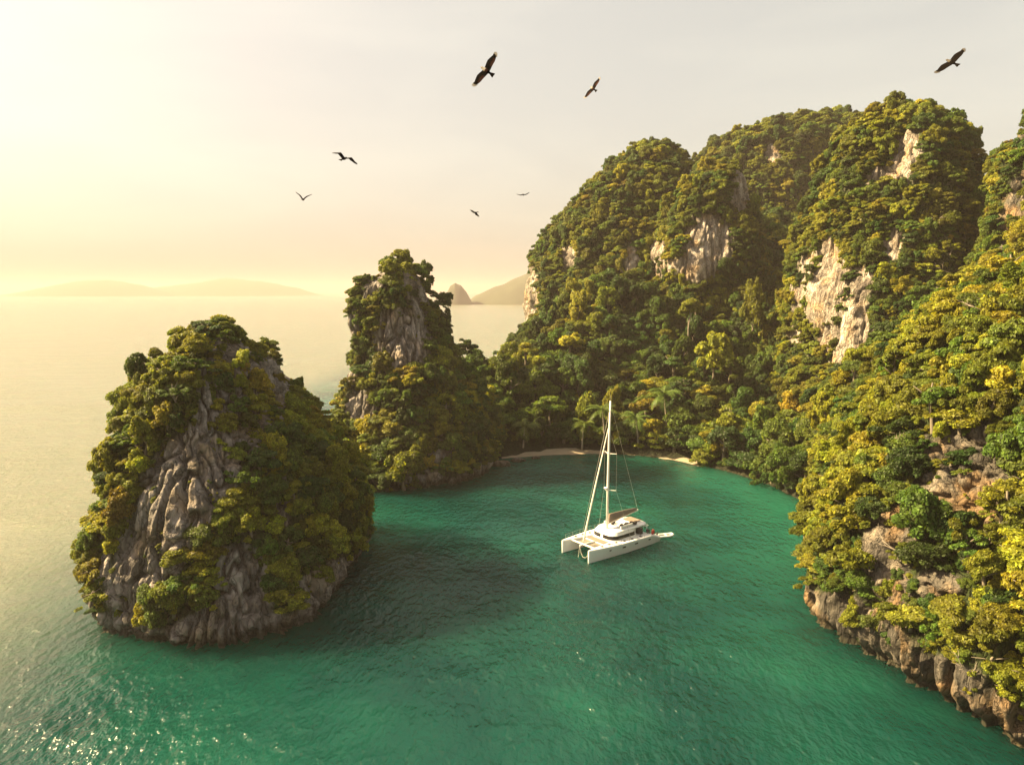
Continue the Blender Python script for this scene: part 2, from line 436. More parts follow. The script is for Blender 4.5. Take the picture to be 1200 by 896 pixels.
def sil(rows, n, ex=2.3, bot=None):
    """rows from the bottom up: (py, pxL, pxR, depth, half-depth[, shrink])"""
    out = []
    for (py, l, r, d, b_, *s) in rows:
        s = s[0] if s else 1.0
        A, Bq = P(l, py, d), P(r, py, d)
        a_ = max(0.3, (Bq[0] - A[0]) / 2 - s)
        out.append((A[2] - s * 1.6, ellipse((A[0] + Bq[0]) / 2, d, a_, max(0.3, b_ - s), n, ex)))
    z_, e_ = out[-1]; c_ = e_.mean(0)
    out.append((z_ + 0.4, c_ + (e_ - c_) * 0.05))
    if bot is not None:
        out.insert(0, (bot, out[0][1].copy()))
    return out

# --- near islet
NT = 620
rows = [(672, 150, 440, 87.5, 24, 1.0), (610, 138, 438, 88, 22, 1.4), (560, 138, 426, 88.5, 20, 1.5), (500, 148, 388, 89, 18, 1.5), (455, 160, 356, 90, 16, 1.5),
        (435, 168, 342, 90, 14.5, 1.4), (415, 180, 328, 90, 12.5, 1.3), (400, 202, 306, 90, 10, 1.1), (388, 214, 288, 90, 7, 1.0), (378, 228, 270, 90, 4, 0.9), (373, 236, 258, 90, 2.5, 0.8)]
ring_rock("near islet", sil(rows, NT, 2.2, bot=-2.0), 260, NT, M['rock_grey'], 3.3, amp=1.0, plan=0.035, dense=1.0,
          bare=[(284, 474, 64, 94, 14), (222, 565, 52, 105, 32), (172, 655, 42, 58, 10), (285, 690, 40, 56, 0), (265, 738, 90, 26, -6),
                (385, 680, 55, 22, -24), (332, 590, 10, 34, 0), (265, 405, 22, 12, 0), (150, 690, 30, 30, 0), (120, 655, 10, 30, 0)],
          bare_base=2.8, label="near limestone islet with a long grey rock face and tree covered crown", cat="rock islet", nm="rock_islet",
          colours=dict(zip(LEAFC, (0.10, 0.24, 0.36, 0.27, 0.03))), size=(0.85, 1.75))
# --- middle stack
NT2 = 460
rows = [(572, 392, 560, 142, 19, 1.0), (530, 394, 590, 144, 21, 1.5), (480, 390, 590, 146, 20, 1.8), (440, 396, 560, 147, 17, 1.8), (405, 402, 535, 148, 14, 1.8),
        (370, 405, 526, 148, 12, 1.8), (345, 406, 522, 148, 11, 1.8), (328, 413, 514, 148, 10, 1.6), (315, 426, 504, 148, 8, 1.4), (307, 444, 490, 148, 4.5, 1.2)]
ring_rock("middle stack", sil(rows, NT2, 2.2, bot=-2.0), 220, NT2, M['rock_grey'], 8.1, amp=1.15,
          bare=[(472, 398, 36, 42, -20), (488, 345, 13, 36, -20), (422, 478, 20, 22, 0), (516, 528, 15, 15, 0), (468, 570, 36, 22, 0), (412, 390, 8, 30, 8), (440, 330, 10, 25, 30), (412, 440, 8, 14, 0)],
          bare_base=2.4, label="tall middle rock stack with leafy summit and grey cliff streaks", cat="rock stack", nm="rock_stack",
          colours=dict(zip(LEAFC, (0.18, 0.38, 0.30, 0.13, 0.01))), size=(1.1, 2.1))
# --- right foreland: an outline round the headland, drawn in towards the ridge with height
base = [(62, 36), (50.5, 45), tuple(W(1200, 874)[:2]), tuple(W(1120, 838)[:2]), tuple(W(1040, 795)[:2]), tuple(W(980, 755)[:2]), tuple(W(947, 722)[:2]),
        tuple(W(942, 690)[:2]), tuple(W(945, 650)[:2]), tuple(W(960, 610)[:2]), (54, 122), (70, 134), (100, 140), (125, 120), (128, 80), (112, 48), (85, 32)]
bc = np.array((88.0, 86.0))
B0 = closed_resample(base[::-1], 1080)
lv = [(-2, 1.0), (0, 1.0), (4, 1.005), (9, 0.985), (14, 0.945), (20, 0.875), (26, 0.79), (31, 0.70), (35, 0.58), (38, 0.42), (40, 0.22), (41, 0.03)]
rr = [(z, bc + (B0 - bc) * s + np.array((0, 4.0)) * (1 - s)) for z, s in lv]
ring_rock("right foreland", rr, 300, 1080, M['rock_ochre'], 14.7, amp=1.0, plan=0.015, dense=1.0,
          bare=[(1130, 560, 56, 74, 12), (1040, 640, 34, 54, 10), (1045, 690, 24, 50, 0), (1010, 740, 76, 34, 32), (1120, 808, 90, 32, 28), (950, 720, 18, 26, 30), (1100, 690, 30, 26, 20), (1190, 860, 30, 30, 20), (1075, 520, 14, 20, 0)],
          bare_base=4.0, label="right hand headland of ochre rock rising steeply out of the water under trees", cat="headland", nm="rock_headland",
          colours=dict(zip(LEAFC, (0.08, 0.20, 0.36, 0.33, 0.015))), size=(1.0, 2.05))
# --- peaks of the main ridge
CH = dict(zip(LEAFC, (0.22, 0.32, 0.32, 0.13, 0.01)))
rows = [(450, 600, 860, 262, 50, 1), (375, 604, 850, 265, 48, 2.5), (330, 610, 845, 266, 44, 2.5), (300, 616, 838, 268, 42, 2.5), (262, 640, 828, 268, 36, 2.5), (230, 668, 818, 268, 32, 2.5),
        (200, 698, 812, 268, 26, 2.5), (184, 716, 808, 268, 20, 2.2), (175, 732, 800, 268, 13, 2), (171, 750, 785, 268, 6, 2)]
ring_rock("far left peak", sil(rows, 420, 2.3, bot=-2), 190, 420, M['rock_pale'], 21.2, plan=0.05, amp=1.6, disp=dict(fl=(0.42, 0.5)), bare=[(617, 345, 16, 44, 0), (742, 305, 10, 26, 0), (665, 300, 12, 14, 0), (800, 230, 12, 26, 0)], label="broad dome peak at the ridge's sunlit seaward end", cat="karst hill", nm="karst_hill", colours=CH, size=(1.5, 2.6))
rows = [(360, 742, 905, 226, 26, 1), (330, 750, 902, 228, 26, 2), (300, 754, 898, 228, 24, 2), (265, 764, 890, 228, 22, 2), (240, 770, 884, 228, 19, 2), (218, 788, 880, 228, 16, 2), (200, 812, 878, 228, 12, 2), (190, 830, 868, 228, 7, 1.6), (186, 845, 858, 228, 3, 1.4)]
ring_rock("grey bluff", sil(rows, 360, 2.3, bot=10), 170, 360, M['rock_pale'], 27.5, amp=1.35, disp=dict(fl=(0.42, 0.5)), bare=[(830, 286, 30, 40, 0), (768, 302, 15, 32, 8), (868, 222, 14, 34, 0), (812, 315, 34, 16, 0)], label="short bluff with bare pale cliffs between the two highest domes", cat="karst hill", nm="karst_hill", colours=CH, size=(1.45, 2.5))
rows = [(380, 800, 1080, 325, 50, 1), (300, 800, 1075, 330, 48, 2.5), (230, 806, 1065, 332, 42, 2.5), (180, 818, 1050, 333, 36, 2.5), (155, 846, 1035, 334, 28, 2.5), (147, 885, 1020, 334, 20, 2.2), (138, 915, 1000, 334, 12, 2), (134, 940, 985, 334, 6, 2)]
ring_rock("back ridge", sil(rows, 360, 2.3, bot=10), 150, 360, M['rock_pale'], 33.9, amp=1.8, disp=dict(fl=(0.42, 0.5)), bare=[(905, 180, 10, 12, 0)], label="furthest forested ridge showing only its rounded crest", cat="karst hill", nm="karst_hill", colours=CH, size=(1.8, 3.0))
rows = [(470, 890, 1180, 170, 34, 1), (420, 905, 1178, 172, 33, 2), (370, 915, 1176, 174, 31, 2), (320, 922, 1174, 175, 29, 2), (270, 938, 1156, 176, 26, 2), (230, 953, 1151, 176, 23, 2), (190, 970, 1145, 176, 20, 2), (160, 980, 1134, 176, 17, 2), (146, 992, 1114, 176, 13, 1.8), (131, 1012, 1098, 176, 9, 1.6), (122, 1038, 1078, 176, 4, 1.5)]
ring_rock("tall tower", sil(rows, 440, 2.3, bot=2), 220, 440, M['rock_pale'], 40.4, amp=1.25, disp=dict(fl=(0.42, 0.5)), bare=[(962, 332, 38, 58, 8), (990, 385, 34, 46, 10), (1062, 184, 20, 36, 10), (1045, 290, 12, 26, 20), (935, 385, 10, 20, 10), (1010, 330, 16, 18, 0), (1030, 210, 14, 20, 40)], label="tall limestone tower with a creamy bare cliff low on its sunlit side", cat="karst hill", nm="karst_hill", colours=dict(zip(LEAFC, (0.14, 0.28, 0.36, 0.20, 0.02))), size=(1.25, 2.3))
rows = [(440, 1108, 1420, 128, 26, 1), (360, 1128, 1420, 130, 26, 1.4), (310, 1160, 1420, 131, 25, 1.4), (260, 1177, 1420, 132, 24, 1.3), (225, 1187, 1420, 132, 23, 1.3), (190, 1196, 1415, 132, 22, 1.3), (160, 1206, 1400, 132, 20, 1.3), (132, 1222, 1380, 132, 16, 1.3), (100, 1240, 1350, 132, 12, 1.3), (70, 1260, 1310, 132, 5, 1.3)]
ring_rock("edge cliff", sil(rows, 380, 2.3, bot=4), 190, 380, M['rock_ochre'], 46.6, amp=1.0, bare=[(1182, 262, 11, 66, 12), (1168, 345, 7, 16, 0), (1196, 240, 8, 50, 8), (1196, 170, 8, 18, 0)], label="steep ochre cliff tower cut by the photo's right edge", cat="karst hill", nm="karst_hill", colours=dict(zip(LEAFC, (0.10, 0.28, 0.36, 0.24, 0.02))), size=(1.2, 2.2))

# --- valley floor and forested slope behind the beach
ctl = []
def cpnt(px, py, d, dz=-3.0): q = P(px, py, d); ctl.append((q[0], q[1], q[2] + dz))
SHORE = np.array([tuple(W(*q)[:2]) for q in ((470, 575), (535, 546), (590, 537), (640, 533), (700, 531), (750, 534), (800, 540), (850, 552), (900, 567), (945, 590))])
for x, y in SHORE: ctl.append((x, y, -0.3)); ctl.append((x * 1.02, y + 6, 2.2)); ctl.append((x * .97, y - 10, -3))
cpnt(560, 440, 168); cpnt(600, 412, 185); cpnt(640, 425, 185); cpnt(700, 420, 190); cpnt(760, 400, 195); cpnt(830, 410, 190); cpnt(900, 430, 180); cpnt(950, 450, 165)
cpnt(620, 380, 215); cpnt(680, 350, 222); cpnt(740, 332, 215); cpnt(820, 340, 215); cpnt(880, 330, 215); cpnt(920, 330, 215); cpnt(1000, 330, 235)
cpnt(700, 470, 172); cpnt(780, 470, 172); cpnt(860, 480, 165); cpnt(640, 480, 170); cpnt(1050, 400, 130); cpnt(1150, 380, 120); cpnt(985, 480, 138); cpnt(930, 510, 145)
cpnt(900, 250, 290); cpnt(850, 280, 260); cpnt(1100, 300, 260)
ctl += [(-25, 185, -4), (-10, 205, -4), (0, 225, -3), (-40, 160, -6), (5, 260, -2), (10, 300, -2), (70, 350, 60), (150, 350, 70), (200, 250, 60), (170, 150, 45), (20, 240, 14)]
ctl = np.array(ctl)
def tps_fit(c):
    n_ = len(c); d2 = ((c[:, None, :2] - c[None, :, :2]) ** 2).sum(2)
    K = 0.5 * d2 * np.log(d2 + 1e-9); K[np.arange(n_), np.arange(n_)] = 60.0
    Pm = np.c_[np.ones(n_), c[:, :2]]
    A = np.block([[K, Pm], [Pm.T, np.zeros((3, 3))]])
    return np.linalg.solve(A, np.r_[c[:, 2], 0, 0, 0])
wt = tps_fit(ctl)
def tps(x, y):
    q = wt[len(ctl)] + wt[len(ctl) + 1] * x + wt[len(ctl) + 2] * y
    for (cx, cy_, _), wi in zip(ctl, wt[:len(ctl)]):
        d2 = (x - cx) ** 2 + (y - cy_) ** 2
        q = q + wi * 0.5 * d2 * np.log(d2 + 1e-9)
    return q
gx, gy = np.meshgrid(np.linspace(-34, 175, 300), np.linspace(105, 345, 320))
gz = tps(gx, gy)
sh_y = np.interp(gx, SHORE[:, 0], SHORE[:, 1])
gz = gz + np.clip((gy - sh_y) / 25, 0, 1) * (2.6 * pn(gx * 0.06, gy * 0.06, 5.0) + 1.2 * pn(gx * 0.17, gy * 0.17, 2.0))
gz = np.where(gy < sh_y - 1, np.minimum(gz, -0.8), gz)
G = np.stack([gx, gy, gz], 2)
dx = np.gradient(G, axis=1); dy = np.gradient(G, axis=0)
n = np.cross(dx, dy); n /= np.linalg.norm(n, axis=2, keepdims=True)
add_surface("valley", G, n, M['soil'], 51.0, (), 1.0, -0.6, 0.15, 0, True, dict(zip(LEAFC, (0.36, 0.37, 0.20, 0.06, 0.01))), (1.6, 3.2), "forested valley slope rising behind the small sandy beach", "hillside", False, "hillside")

# --- beach strip
def strip(name, pts, offs, zs, mat, nsub=90):
    s = np.linspace(0, len(pts) - 1, nsub); i = np.arange(len(pts))
    x, y = np.interp(s, i, [q[0] for q in pts]), np.interp(s, i, [q[1] for q in pts])
    tx, ty = np.gradient(x), np.gradient(y); l = np.hypot(tx, ty); nx, ny = -ty / l, tx / l
    V = []
    for o_, z_ in zip(offs, zs):
        wob = 0.8 * pn(x * 0.3, y * 0.3 + o_, 1.5)
        V.append(np.stack([x + nx * (o_ + wob), y + ny * (o_ + wob), np.full_like(x, z_) + 0.10 * pn(x * .5, y * .5, o_)], 1))
    V = np.array(V); m_, k_ = V.shape[:2]
    i, j = np.arange(m_ - 1)[:, None], np.arange(k_ - 1)[None, :]
    f = np.stack([i * k_ + j, i * k_ + j + 1, (i + 1) * k_ + j + 1, (i + 1) * k_ + j], -1).reshape(-1, 4)
    return link(name, mesh_np(name, V.reshape(-1, 3), f, mat, True))
bpts = [W(*q)[:2] for q in ((588, 537), (612, 535), (640, 533), (700, 531), (750, 533), (790, 539), (825, 547))]
o = strip("beach", bpts, (-9, -4, -1, 1.2, 3, 6), (-1.6, -0.6, -0.2, 0.3, 0.7, 0.6), M['sand'])
tag(o, "thin strip of pale sand at the foot of the valley forest", "beach", kind="structure")

# --- far islands
def far_island(nm, px0, px1, prof, d, thick, label, seed):
    """prof: list of (t, py_top) along the island; base on the water at distance d"""
    k, m_ = 160, 14
    t = np.linspace(0, 1, k)
    py = np.interp(t, [q[0] for q in prof], [q[1] for q in prof])
    px = px0 + (px1 - px0) * t
    V = []
    for jj in range(m_):
        s = jj / (m_ - 1) * 2 - 1
        row = []
        for i in range(k):
            q = P(px[i], py[i], d); h = max(q[2], -2)
            hh = h * max(0, 1 - abs(s) ** 1.8)
            x, y = q[0], d + s * thick * (0.5 + 0.5 * math.sin(math.pi * t[i]))
            row.append((x, y, -1 + (hh + 1) * (1 + 0.10 * float(pn(x * 12 / d, y * 12 / d, seed)) + 0.06 * float(pn(x * 60 / d, y * 60 / d, seed)))))
        V.append(row)
    V = np.array(V)
    i, j = np.arange(m_ - 1)[:, None], np.arange(k - 1)[None, :]
    f = np.stack([i * k + j, i * k + j + 1, (i + 1) * k + j + 1, (i + 1) * k + j], -1).reshape(-1, 4)
    o = link(nm, mesh_np(nm, V.reshape(-1, 3), f, M['far'], True))
    return tag(o, label, "island", "far islands on the horizon", "structure")
far_island("island", 15, 205, [(0, 346), (.1, 342), (.3, 334), (.45, 329), (.6, 328), (.75, 332), (.9, 340), (1, 346)], 5300, 500, "long low faint island at the far left of the horizon", 1.0)
far_island("island", 150, 372, [(0, 345), (.15, 337), (.3, 333), (.42, 330), (.5, 326), (.58, 327), (.75, 331), (.9, 338), (1, 346)], 5900, 600, "faint island with a small central peak on the left horizon", 2.0)
far_island("island", 519, 554, [(0, 356), (.1, 345), (.25, 335), (.42, 331), (.6, 334), (.8, 343), (1, 356)], 1900, 45, "small steep dome island left of the larger grey headland", 3.0)
far_island("island", 545, 700, [(0, 356), (.08, 346), (.25, 335), (.45, 322), (.7, 310), (.9, 318), (1, 356)], 2000, 160, "grey hazy headland just above the saddle beside the broad dome peak", 4.0)

# --- sea
m, t, out = newmat("sea water"); L = t.links.new
b = N(t, "ShaderNodeBsdfPrincipled"); b.inputs["Roughness"].default_value = 0.24; b.inputs["IOR"].default_value = 1.33
b.subsurface_method = 'RANDOM_WALK'; b.inputs["Subsurface Weight"].default_value = 1.0      # light spreads under the surface before it comes back
b.inputs["Subsurface Radius"].default_value = (0.6, 1.0, 0.9); b.inputs["Subsurface Scale"].default_value = 90.0
geo = N(t, "ShaderNodeNewGeometry")
at = N(t, "ShaderNodeAttribute", attribute_name="shallow")
deep = N(t, "ShaderNodeMix", data_type='RGBA'); deep.inputs[6].default_value = (0.0003, 0.028, 0.023, 1); deep.inputs[7].default_value = (0.010, 0.115, 0.070, 1)
n0 = N(t, "ShaderNodeTexNoise"); n0.inputs["Scale"].default_value = 0.05; n0.inputs["Detail"].default_value = 4
L(geo.outputs["Position"], n0.inputs["Vector"])
ma = N(t, "ShaderNodeMath", operation='MULTIPLY_ADD', use_clamp=True); ma.inputs[1].default_value = 1.5; ma.inputs[2].default_value = -0.62
L(n0.outputs["Fac"], ma.inputs[0])
mb_ = N(t, "ShaderNodeMath", operation='ADD', use_clamp=True); L(ma.outputs[0], mb_.inputs[0]); L(at.outputs["Fac"], mb_.inputs[1])
L(mb_.outputs[0], deep.inputs[0])
sheen_ = N(t, "ShaderNodeAttribute", attribute_name="sky_sheen"); smx = N(t, "ShaderNodeMix", data_type='RGBA'); smx.inputs[7].default_value = (0.135, 0.145, 0.098, 1)    # pale sky reflection on the open sea, painted into the base colour
L(sheen_.outputs["Fac"], smx.inputs[0]); L(deep.outputs[2], smx.inputs[6]); L(smx.outputs[2], b.inputs["Base Color"])
mp = N(t, "ShaderNodeMapping"); mp.inputs["Rotation"].default_value = (0, 0, math.radians(25)); mp.inputs["Scale"].default_value = (1.0, 0.6, 1)
L(geo.outputs["Position"], mp.inputs["Vector"])
wa = N(t, "ShaderNodeTexNoise"); wa.inputs["Scale"].default_value = 1.25; wa.inputs["Detail"].default_value = 2.5; wa.inputs["Roughness"].default_value = 0.45; wa.inputs["Distortion"].default_value = 0.15
wb = N(t, "ShaderNodeTexNoise"); wb.inputs["Scale"].default_value = 0.25; wb.inputs["Detail"].default_value = 2
L(mp.outputs[0], wa.inputs["Vector"]); L(mp.outputs[0], wb.inputs["Vector"])
sm = N(t, "ShaderNodeMath", operation='MULTIPLY_ADD'); sm.inputs[1].default_value = 1.6
L(wb.outputs["Fac"], sm.inputs[0]); L(wa.outputs["Fac"], sm.inputs[2])
bp = N(t, "ShaderNodeBump"); bp.inputs["Strength"].default_value = 1.0; bp.inputs["Distance"].default_value = 0.5
wc = N(t, "ShaderNodeTexNoise"); wc.inputs["Scale"].default_value = 3.2; wc.inputs["Detail"].default_value = 2
L(mp.outputs[0], wc.inputs["Vector"])
sm2 = N(t, "ShaderNodeMath", operation='MULTIPLY_ADD'); sm2.inputs[1].default_value = 0.28
L(wc.outputs["Fac"], sm2.inputs[0]); L(sm.outputs[0], sm2.inputs[2])
wp = N(t, "ShaderNodeTexNoise"); wp.inputs["Scale"].default_value = 0.035; wp.inputs["Detail"].default_value = 3       # gusts: rougher and smoother patches
wpm = N(t, "ShaderNodeMapping"); wpm.inputs["Rotation"].default_value = (0, 0, math.radians(-20)); wpm.inputs["Scale"].default_value = (0.6, 1.5, 1)
L(geo.outputs["Position"], wpm.inputs["Vector"]); L(wpm.outputs[0], wp.inputs["Vector"])
wr = N(t, "ShaderNodeMapRange"); wr.inputs[1].default_value = 0.35; wr.inputs[2].default_value = 0.65; wr.inputs[3].default_value = 0.5; wr.inputs[4].default_value = 1.4
L(wp.outputs["Fac"], wr.inputs[0])
sm3 = N(t, "ShaderNodeMath", operation='MULTIPLY'); L(sm2.outputs[0], sm3.inputs[0]); L(wr.outputs[0], sm3.inputs[1])
L(sm3.outputs[0], bp.inputs["Height"]); L(bp.outputs[0], b.inputs["Normal"])
L(b.outputs[0], out.inputs[0]); M['sea'] = m
# one sheet: fine in the bay, stretching to the horizon
ax = np.r_[-12000, -6000, -2500, -900, -300, np.linspace(-120, 120, 121), 300, 900, 2500, 6000, 12000]
ay = np.r_[-600, -150, np.linspace(0, 260, 131), 400, 900, 2000, 4500, 8000, 12000]
sx_, sy_ = np.meshgrid(ax, ay)
def seg_dist(x, y, pl):
    best = np.full(x.shape, 1e9)
    for (x0, y0), (x1, y1) in zip(pl[:-1], pl[1:]):
        ux, uy = x1 - x0, y1 - y0; tt = np.clip(((x - x0) * ux + (y - y0) * uy) / (ux * ux + uy * uy), 0, 1)
        best = np.minimum(best, np.hypot(x - x0 - tt * ux, y - y0 - tt * uy))
    return best
ds = seg_dist(sx_, sy_, [tuple(q) for q in SHORE[2:]])
shal = np.clip(1 - ds / 24, 0, 1) ** 1.6 * 0.9
ds2 = seg_dist(sx_, sy_, [tuple(W(960, 600)[:2]), tuple(W(935, 640)[:2])])
shal = np.maximum(shal, 0.45 * np.clip(1 - ds2 / 18, 0, 1))
k_ = len(ax); m_ = len(ay)
i, j = np.arange(m_ - 1)[:, None], np.arange(k_ - 1)[None, :]
f = np.stack([i * k_ + j, i * k_ + j + 1, (i + 1) * k_ + j + 1, (i + 1) * k_ + j], -1).reshape(-1, 4)
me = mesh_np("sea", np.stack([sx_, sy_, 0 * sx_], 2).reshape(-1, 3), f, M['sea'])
q = me.attributes.new("shallow", 'FLOAT', 'POINT'); q.data.foreach_set('value', shal.astype(np.float32).ravel())
def sstep(v): v = np.clip(v, 0, 1); return v * v * (3 - 2 * v)
q = me.attributes.new("sky_sheen", 'FLOAT', 'POINT')
outer = sstep((-(sx_ + 0.10 * (sy_ - 60)) - 36) / 36) * sstep((sy_ - 10) / 60 + .5)  # open water left of the islet that gets the painted sky sheen
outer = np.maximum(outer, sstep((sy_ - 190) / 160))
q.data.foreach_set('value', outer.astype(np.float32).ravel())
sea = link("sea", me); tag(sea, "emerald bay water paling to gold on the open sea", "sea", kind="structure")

# --- haze
HAZE = 2.0e-4
m, t, out = newmat("sunlit haze")
pv = N(t, "ShaderNodeVolumePrincipled"); pv.inputs["Density"].default_value = HAZE
pv.inputs["Color"].default_value = (0.68, 0.575, 0.53, 1); pv.inputs["Anisotropy"].default_value = 0.1
pv.inputs["Density Attribute"].default_value = ""
t.links.new(pv.outputs[0], out.inputs["Volume"])
try: m.cycles.homogeneous_volume = True
except Exception: pass
hb = MB().box((0, 5700, 70), (25000, 13400, 145)).build("haze", m)
hb["kind"] = "stuff"; hb["label"] = "warm evening haze lying over the sea and hills"; hb["category"] = "haze"

# ------------------------------------------------------------------ trees: crown shapes
def crown_lobes(kind, rnd):
    L_ = []
    if kind == 'dome':
        L_.append((0, 0, 0.45, 0.45, 0.36))
        for i in range(rnd.randint(10, 15)):
            a_ = rnd.uniform(0, 6.283); el = rnd.uniform(-0.1, 1.35); r = rnd.uniform(0.42, 0.82)
            L_.append((math.cos(a_) * math.cos(el) * r, math.sin(a_) * math.cos(el) * r, 0.28 + math.sin(el) * 0.62 * r / .6, rnd.choice((.17, .21, .26, .33, .40)), rnd.uniform(0.13, 0.27)))
    elif kind == 'round':
        L_.append((0, 0, 0.55, 0.52, 0.52))
        for i in range(20):
            a_ = rnd.uniform(0, 6.283); el = rnd.uniform(-0.5, 1.4); r = rnd.uniform(0.5, 0.8)
            L_.append((math.cos(a_) * math.cos(el) * r, math.sin(a_) * math.cos(el) * r, 0.6 + math.sin(el) * r, rnd.uniform(0.14, 0.30), rnd.uniform(0.18, 0.28)))
    elif kind == 'flat':
        for i in range(rnd.randint(7, 9)):
            a_ = i * 2.4 + rnd.uniform(-.3, .3); rr_ = rnd.uniform(0.2, 0.68) if i else 0
            L_.append((math.cos(a_) * rr_, math.sin(a_) * rr_, 0.75 - 0.55 * rr_ + rnd.uniform(-.15, .1), rnd.uniform(0.3, 0.46), rnd.uniform(0.10, 0.16)))
    elif kind == 'draped':
        L_.append((0, 0, 1.15, 0.45, 0.4))
        for i in range(13):
            a_ = rnd.uniform(0, 6.283); z = rnd.uniform(-0.5, 1.45); rr_ = 0.42 + 0.12 * (1.4 - z)
            L_.append((math.cos(a_) * rr_, math.sin(a_) * rr_, z, rnd.uniform(0.2, 0.32), rnd.uniform(0.28, 0.5)))
    elif kind == 'loose':
        for i in range(17):
            a_ = rnd.uniform(0, 6.283); rr_ = rnd.uniform(0.15, 1.0)
            L_.append((math.cos(a_) * rr_, math.sin(a_) * rr_, rnd.uniform(0.1, 0.95) * (1.1 - 0.45 * rr_), rnd.uniform(0.13, 0.29), rnd.uniform(0.08, 0.18)))
    return L_
def crown_mesh(name, kind, seed, nleaf, mat):
    rnd = random.Random(seed); rs = np.random.RandomState(seed)
    Ls = np.array(crown_lobes(kind, rnd))
    wgt = Ls[:, 3] ** 2; wgt /= wgt.sum()
    K = nleaf * 3
    li = rs.choice(len(Ls), K, p=wgt)
    d = rs.normal(size=(K, 3)); d /= np.linalg.norm(d, axis=1)[:, None]
    d[:, 2] = np.where(d[:, 2] < -0.3, -d[:, 2], d[:, 2])
    lob = Ls[li]; rad = lob[:, [3, 3, 4]]
    p = lob[:, :3] + d * rad * np.clip(rs.normal(0.97, 0.13, K), 0.7, 1.35)[:, None]
    keep = np.ones(K, bool)
    for q in Ls:
        dd = (p - q[:3]) / q[[3, 3, 4]]
        keep &= (dd ** 2).sum(1) > 0.55
    p, d = p[keep][:nleaf], d[keep][:nleaf]; lobr = rad[keep][:nleaf]
    nn_ = d / lobr; nn_ /= np.linalg.norm(nn_, axis=1)[:, None]
    k = len(p)
    rn = rs.normal(size=(k, 3)); rn /= np.linalg.norm(rn, axis=1)[:, None]
    nn_ = nn_ * 0.65 + rn * 0.55 + np.array((0, 0, 0.22)); nn_ /= np.linalg.norm(nn_, axis=1)[:, None]
    tv = np.cross(nn_, rs.normal(size=(k, 3))); tv /= np.linalg.norm(tv, axis=1)[:, None] + 1e-9
    tv[:, 2] -= 0.25; bv = np.cross(nn_, tv)
    ln = rs.uniform(0.036, 0.086, k)[:, None]; wd = ln * rs.uniform(0.45, 0.75, k)[:, None]
    V = np.stack([p - tv * ln, p + bv * wd - nn_ * wd * 0.25, p + tv * ln, p - bv * wd - nn_ * wd * 0.25], 1)
    f = np.arange(k * 4).reshape(-1, 4)
    me = mesh_np(name, V.reshape(-1, 3), f, mat)
    at = me.attributes.new("leafvar", 'FLOAT', 'FACE')      # young and old leaves
    at.data.foreach_set('value', np.clip(rs.lognormal(0, 0.38, k), 0.4, 2.1).astype(np.float32))
    return me
KINDS_ = [('dome', 1), ('dome', 2), ('dome', 3), ('dome', 4), ('round', 5), ('round', 6), ('flat', 7), ('flat', 8), ('draped', 9), ('loose', 10), ('loose', 11), ('loose', 12), ('draped', 13)]
SHAPEW = {'dome': 0.15, 'round': 0.12, 'flat': 0.06, 'draped': 0.03, 'loose': 0.14}
NLEAF = {'dome': 6000, 'round': 6400, 'flat': 4000, 'draped': 7000, 'loose': 4200}
PROTO = []
for ci, c in enumerate(LEAFC):
    for kd, sd in KINDS_:
        PROTO.append((c, kd, sd, crown_mesh("crown", kd, sd * 17 + ci, NLEAF[kd], M['leaf ' + c])))
PIDX = {(p_[0], p_[2]): i for i, p_ in enumerate(PROTO)}
def trunk_mesh(seed, mat, h=1.0, r=0.09, limbs=4):
    rnd = random.Random(seed); b_ = MB()
    pts = [(rnd.uniform(-.05, .05) * i, rnd.uniform(-.05, .05) * i, -0.35 + (h + 0.6) * i / 4) for i in range(5)]
    b_.tube(pts, [r * 1.5, r * 1.05, r * 0.85, r * .65, r * .4], 7)
    for i in range(limbs):
        a_ = i * 6.283 / limbs + rnd.uniform(-.4, .4); q = Vector(pts[2 if i % 2 else 3])
        e1 = q + Vector((math.cos(a_) * 0.3, math.sin(a_) * .3, 0.22)); e2 = q + Vector((math.cos(a_) * 0.6, math.sin(a_) * .6, 0.38))
        b_.tube([q, e1, e2], [r * .5, r * .32, r * .12], 5)
    return mesh_np("trunk", b_.v, b_.f, mat, True)
TRUNKS = [trunk_mesh(i, M['bark']) for i in range(3)] + [trunk_mesh(9, M['pale_bark'])]

